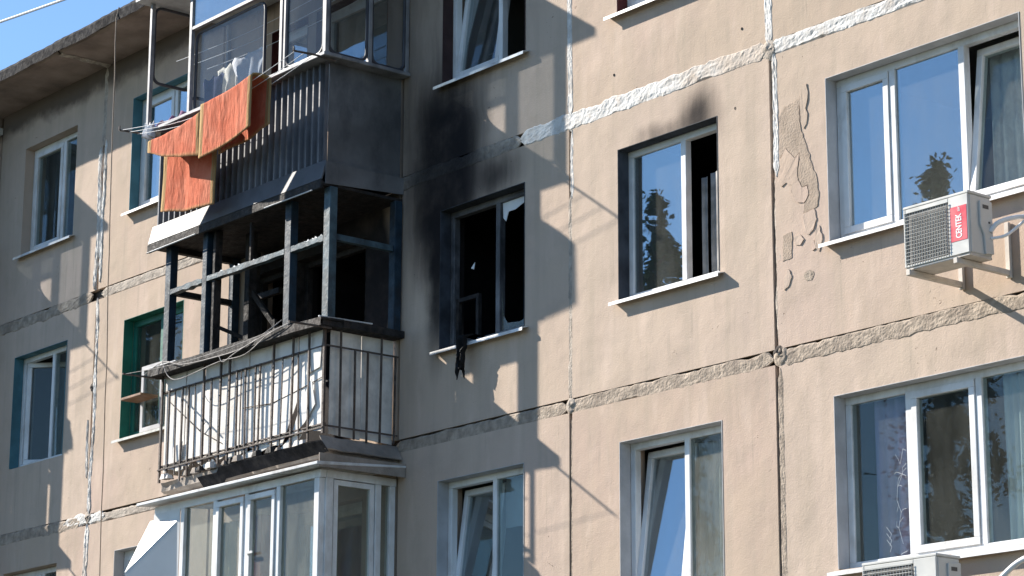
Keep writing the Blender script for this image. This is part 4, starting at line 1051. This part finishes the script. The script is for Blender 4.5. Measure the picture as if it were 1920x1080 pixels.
# ------------------------------------------------------------------ cables and a charred rag
mb = MB(); mb.tube([(-7.22, -.72, 5.74), (-7.22, -.75, 5.60)] + [(-7.22 + .03 * i * .42 + .02 * nz(i * .4, 3), -.75 + .012 * nz(i * .5, 5), 5.3 - i * .42) for i in range(26)], .007, 5)
tag(obj('cable', mb, 'cable_tan'), 'thin brown cable hanging down the facade left of the balconies', 'cable')
mb = MB()
A_, B_ = Vector((-37.48, 3.0, 11.62)), Vector((-5.58, 3.0, 8.10))
mb.tube([A_.lerp(B_, i / 14) - Vector((0, 0, .10 * math.sin(math.pi * i / 14))) for i in range(15)], .02, 6)
cb = obj('overhead_cable', mb, 'cable_white'); tag(cb, 'bright overhead cable crossing the blue sky above the roof edge', 'cable')
for end in (A_, B_):
    pass
x0, x1, z0, z1 = c(6, 2)
mb = MB(); mb.smooth = True
def rag(u, v):
    y = .10 - .22 * min(1, v * 4) if v < .25 else -.12 + .01 * nz(v * 5, u)
    z = z0 + .05 - max(0, v - .2) * .44 * (1 + .5 * nz(u * 5, 1)); wd = .12 - .09 * v + .07 * nz(v * 9, 2)
    return (x0 + .50 + (u - .5) * wd * 1.6 + .05 * nz(v * 4, 7), y + .04 * math.sin(u * 9 + v * 4), z)
mb.grid(10, 22, rag, thick=(0, .01, 0)); tag(obj('rag', mb, 'cloth_char'), 'charred rag hanging over the sill of the burnt out window', 'rag')

# ------------------------------------------------------------------ trees across the yard, seen mirrored in the windows
def tree(x, y, h, spread, label, mt, seed, n=14000):
    r_ = random.Random(seed); t = empty('tree', (x, y, GROUND), label, 'tree', 'trees across the yard')
    tr = MB(); tr.tube([(x, y, GROUND - .1), (x + .1, y, GROUND + h * .35), (x - .05, y + .1, GROUND + h * .7), (x, y, GROUND + h * .96)], [h * .018, h * .014, h * .008, .02], 8)
    for i in range(14):
        z = GROUND + h * (.25 + .05 * i); a = r_.uniform(0, 6.28); L = spread * (1 - .06 * i) * .8
        tr.tube([(x, y, z), (x + L * .5 * math.cos(a), y + L * .5 * math.sin(a), z + L * .5), (x + L * math.cos(a), y + L * math.sin(a), z + L * 1.1)], [.06, .04, .015], 5)
    obj('trunk', tr, 'bark', t)
    cr = MB(); clumps = []
    for i in range(170):
        f = r_.random() ** .8; z = GROUND + h * (.3 + .7 * f); rad = spread * (1.03 - f) ** .8 * r_.uniform(.05, 1); a = r_.uniform(0, 6.28)
        clumps.append((x + rad * math.cos(a), y + rad * math.sin(a), z, spread * r_.uniform(.20, .38) * (1.1 - .75 * f)))
    for i in range(n):
        cx, cy, cz, cr_ = r_.choice(clumps); d = Vector((r_.gauss(0, 1), r_.gauss(0, 1), r_.gauss(0, 1.2))).normalized() * cr_ * abs(r_.gauss(0, .62))
        p = Vector((cx, cy, cz)) + d; u = Vector((r_.uniform(-1, 1), r_.uniform(-1, 1), r_.uniform(-1, 1))).normalized(); w_ = u.orthogonal().normalized() * .035; u = u * .07
        i0 = len(cr.v); cr.v += [tuple(p - u), tuple(p + w_), tuple(p + u), tuple(p - w_)]; cr.f.append((i0, i0 + 1, i0 + 2, i0 + 3))
    obj('crown', cr, mt, t)
tree(-15.15, -14.7, 14.4, 1.5, 'slender dark tree mirrored in the left pane of the sooty window', 'leaf', 1)
tree(-10.1, -16.4, 14.2, 1.7, 'tall tree mirrored in the wide window above the air conditioner', 'leaf_b', 2)
tree(-33, -15, 16, 3.0, 'broad tree far down the yard left of the others', 'leaf', 3, 14000)
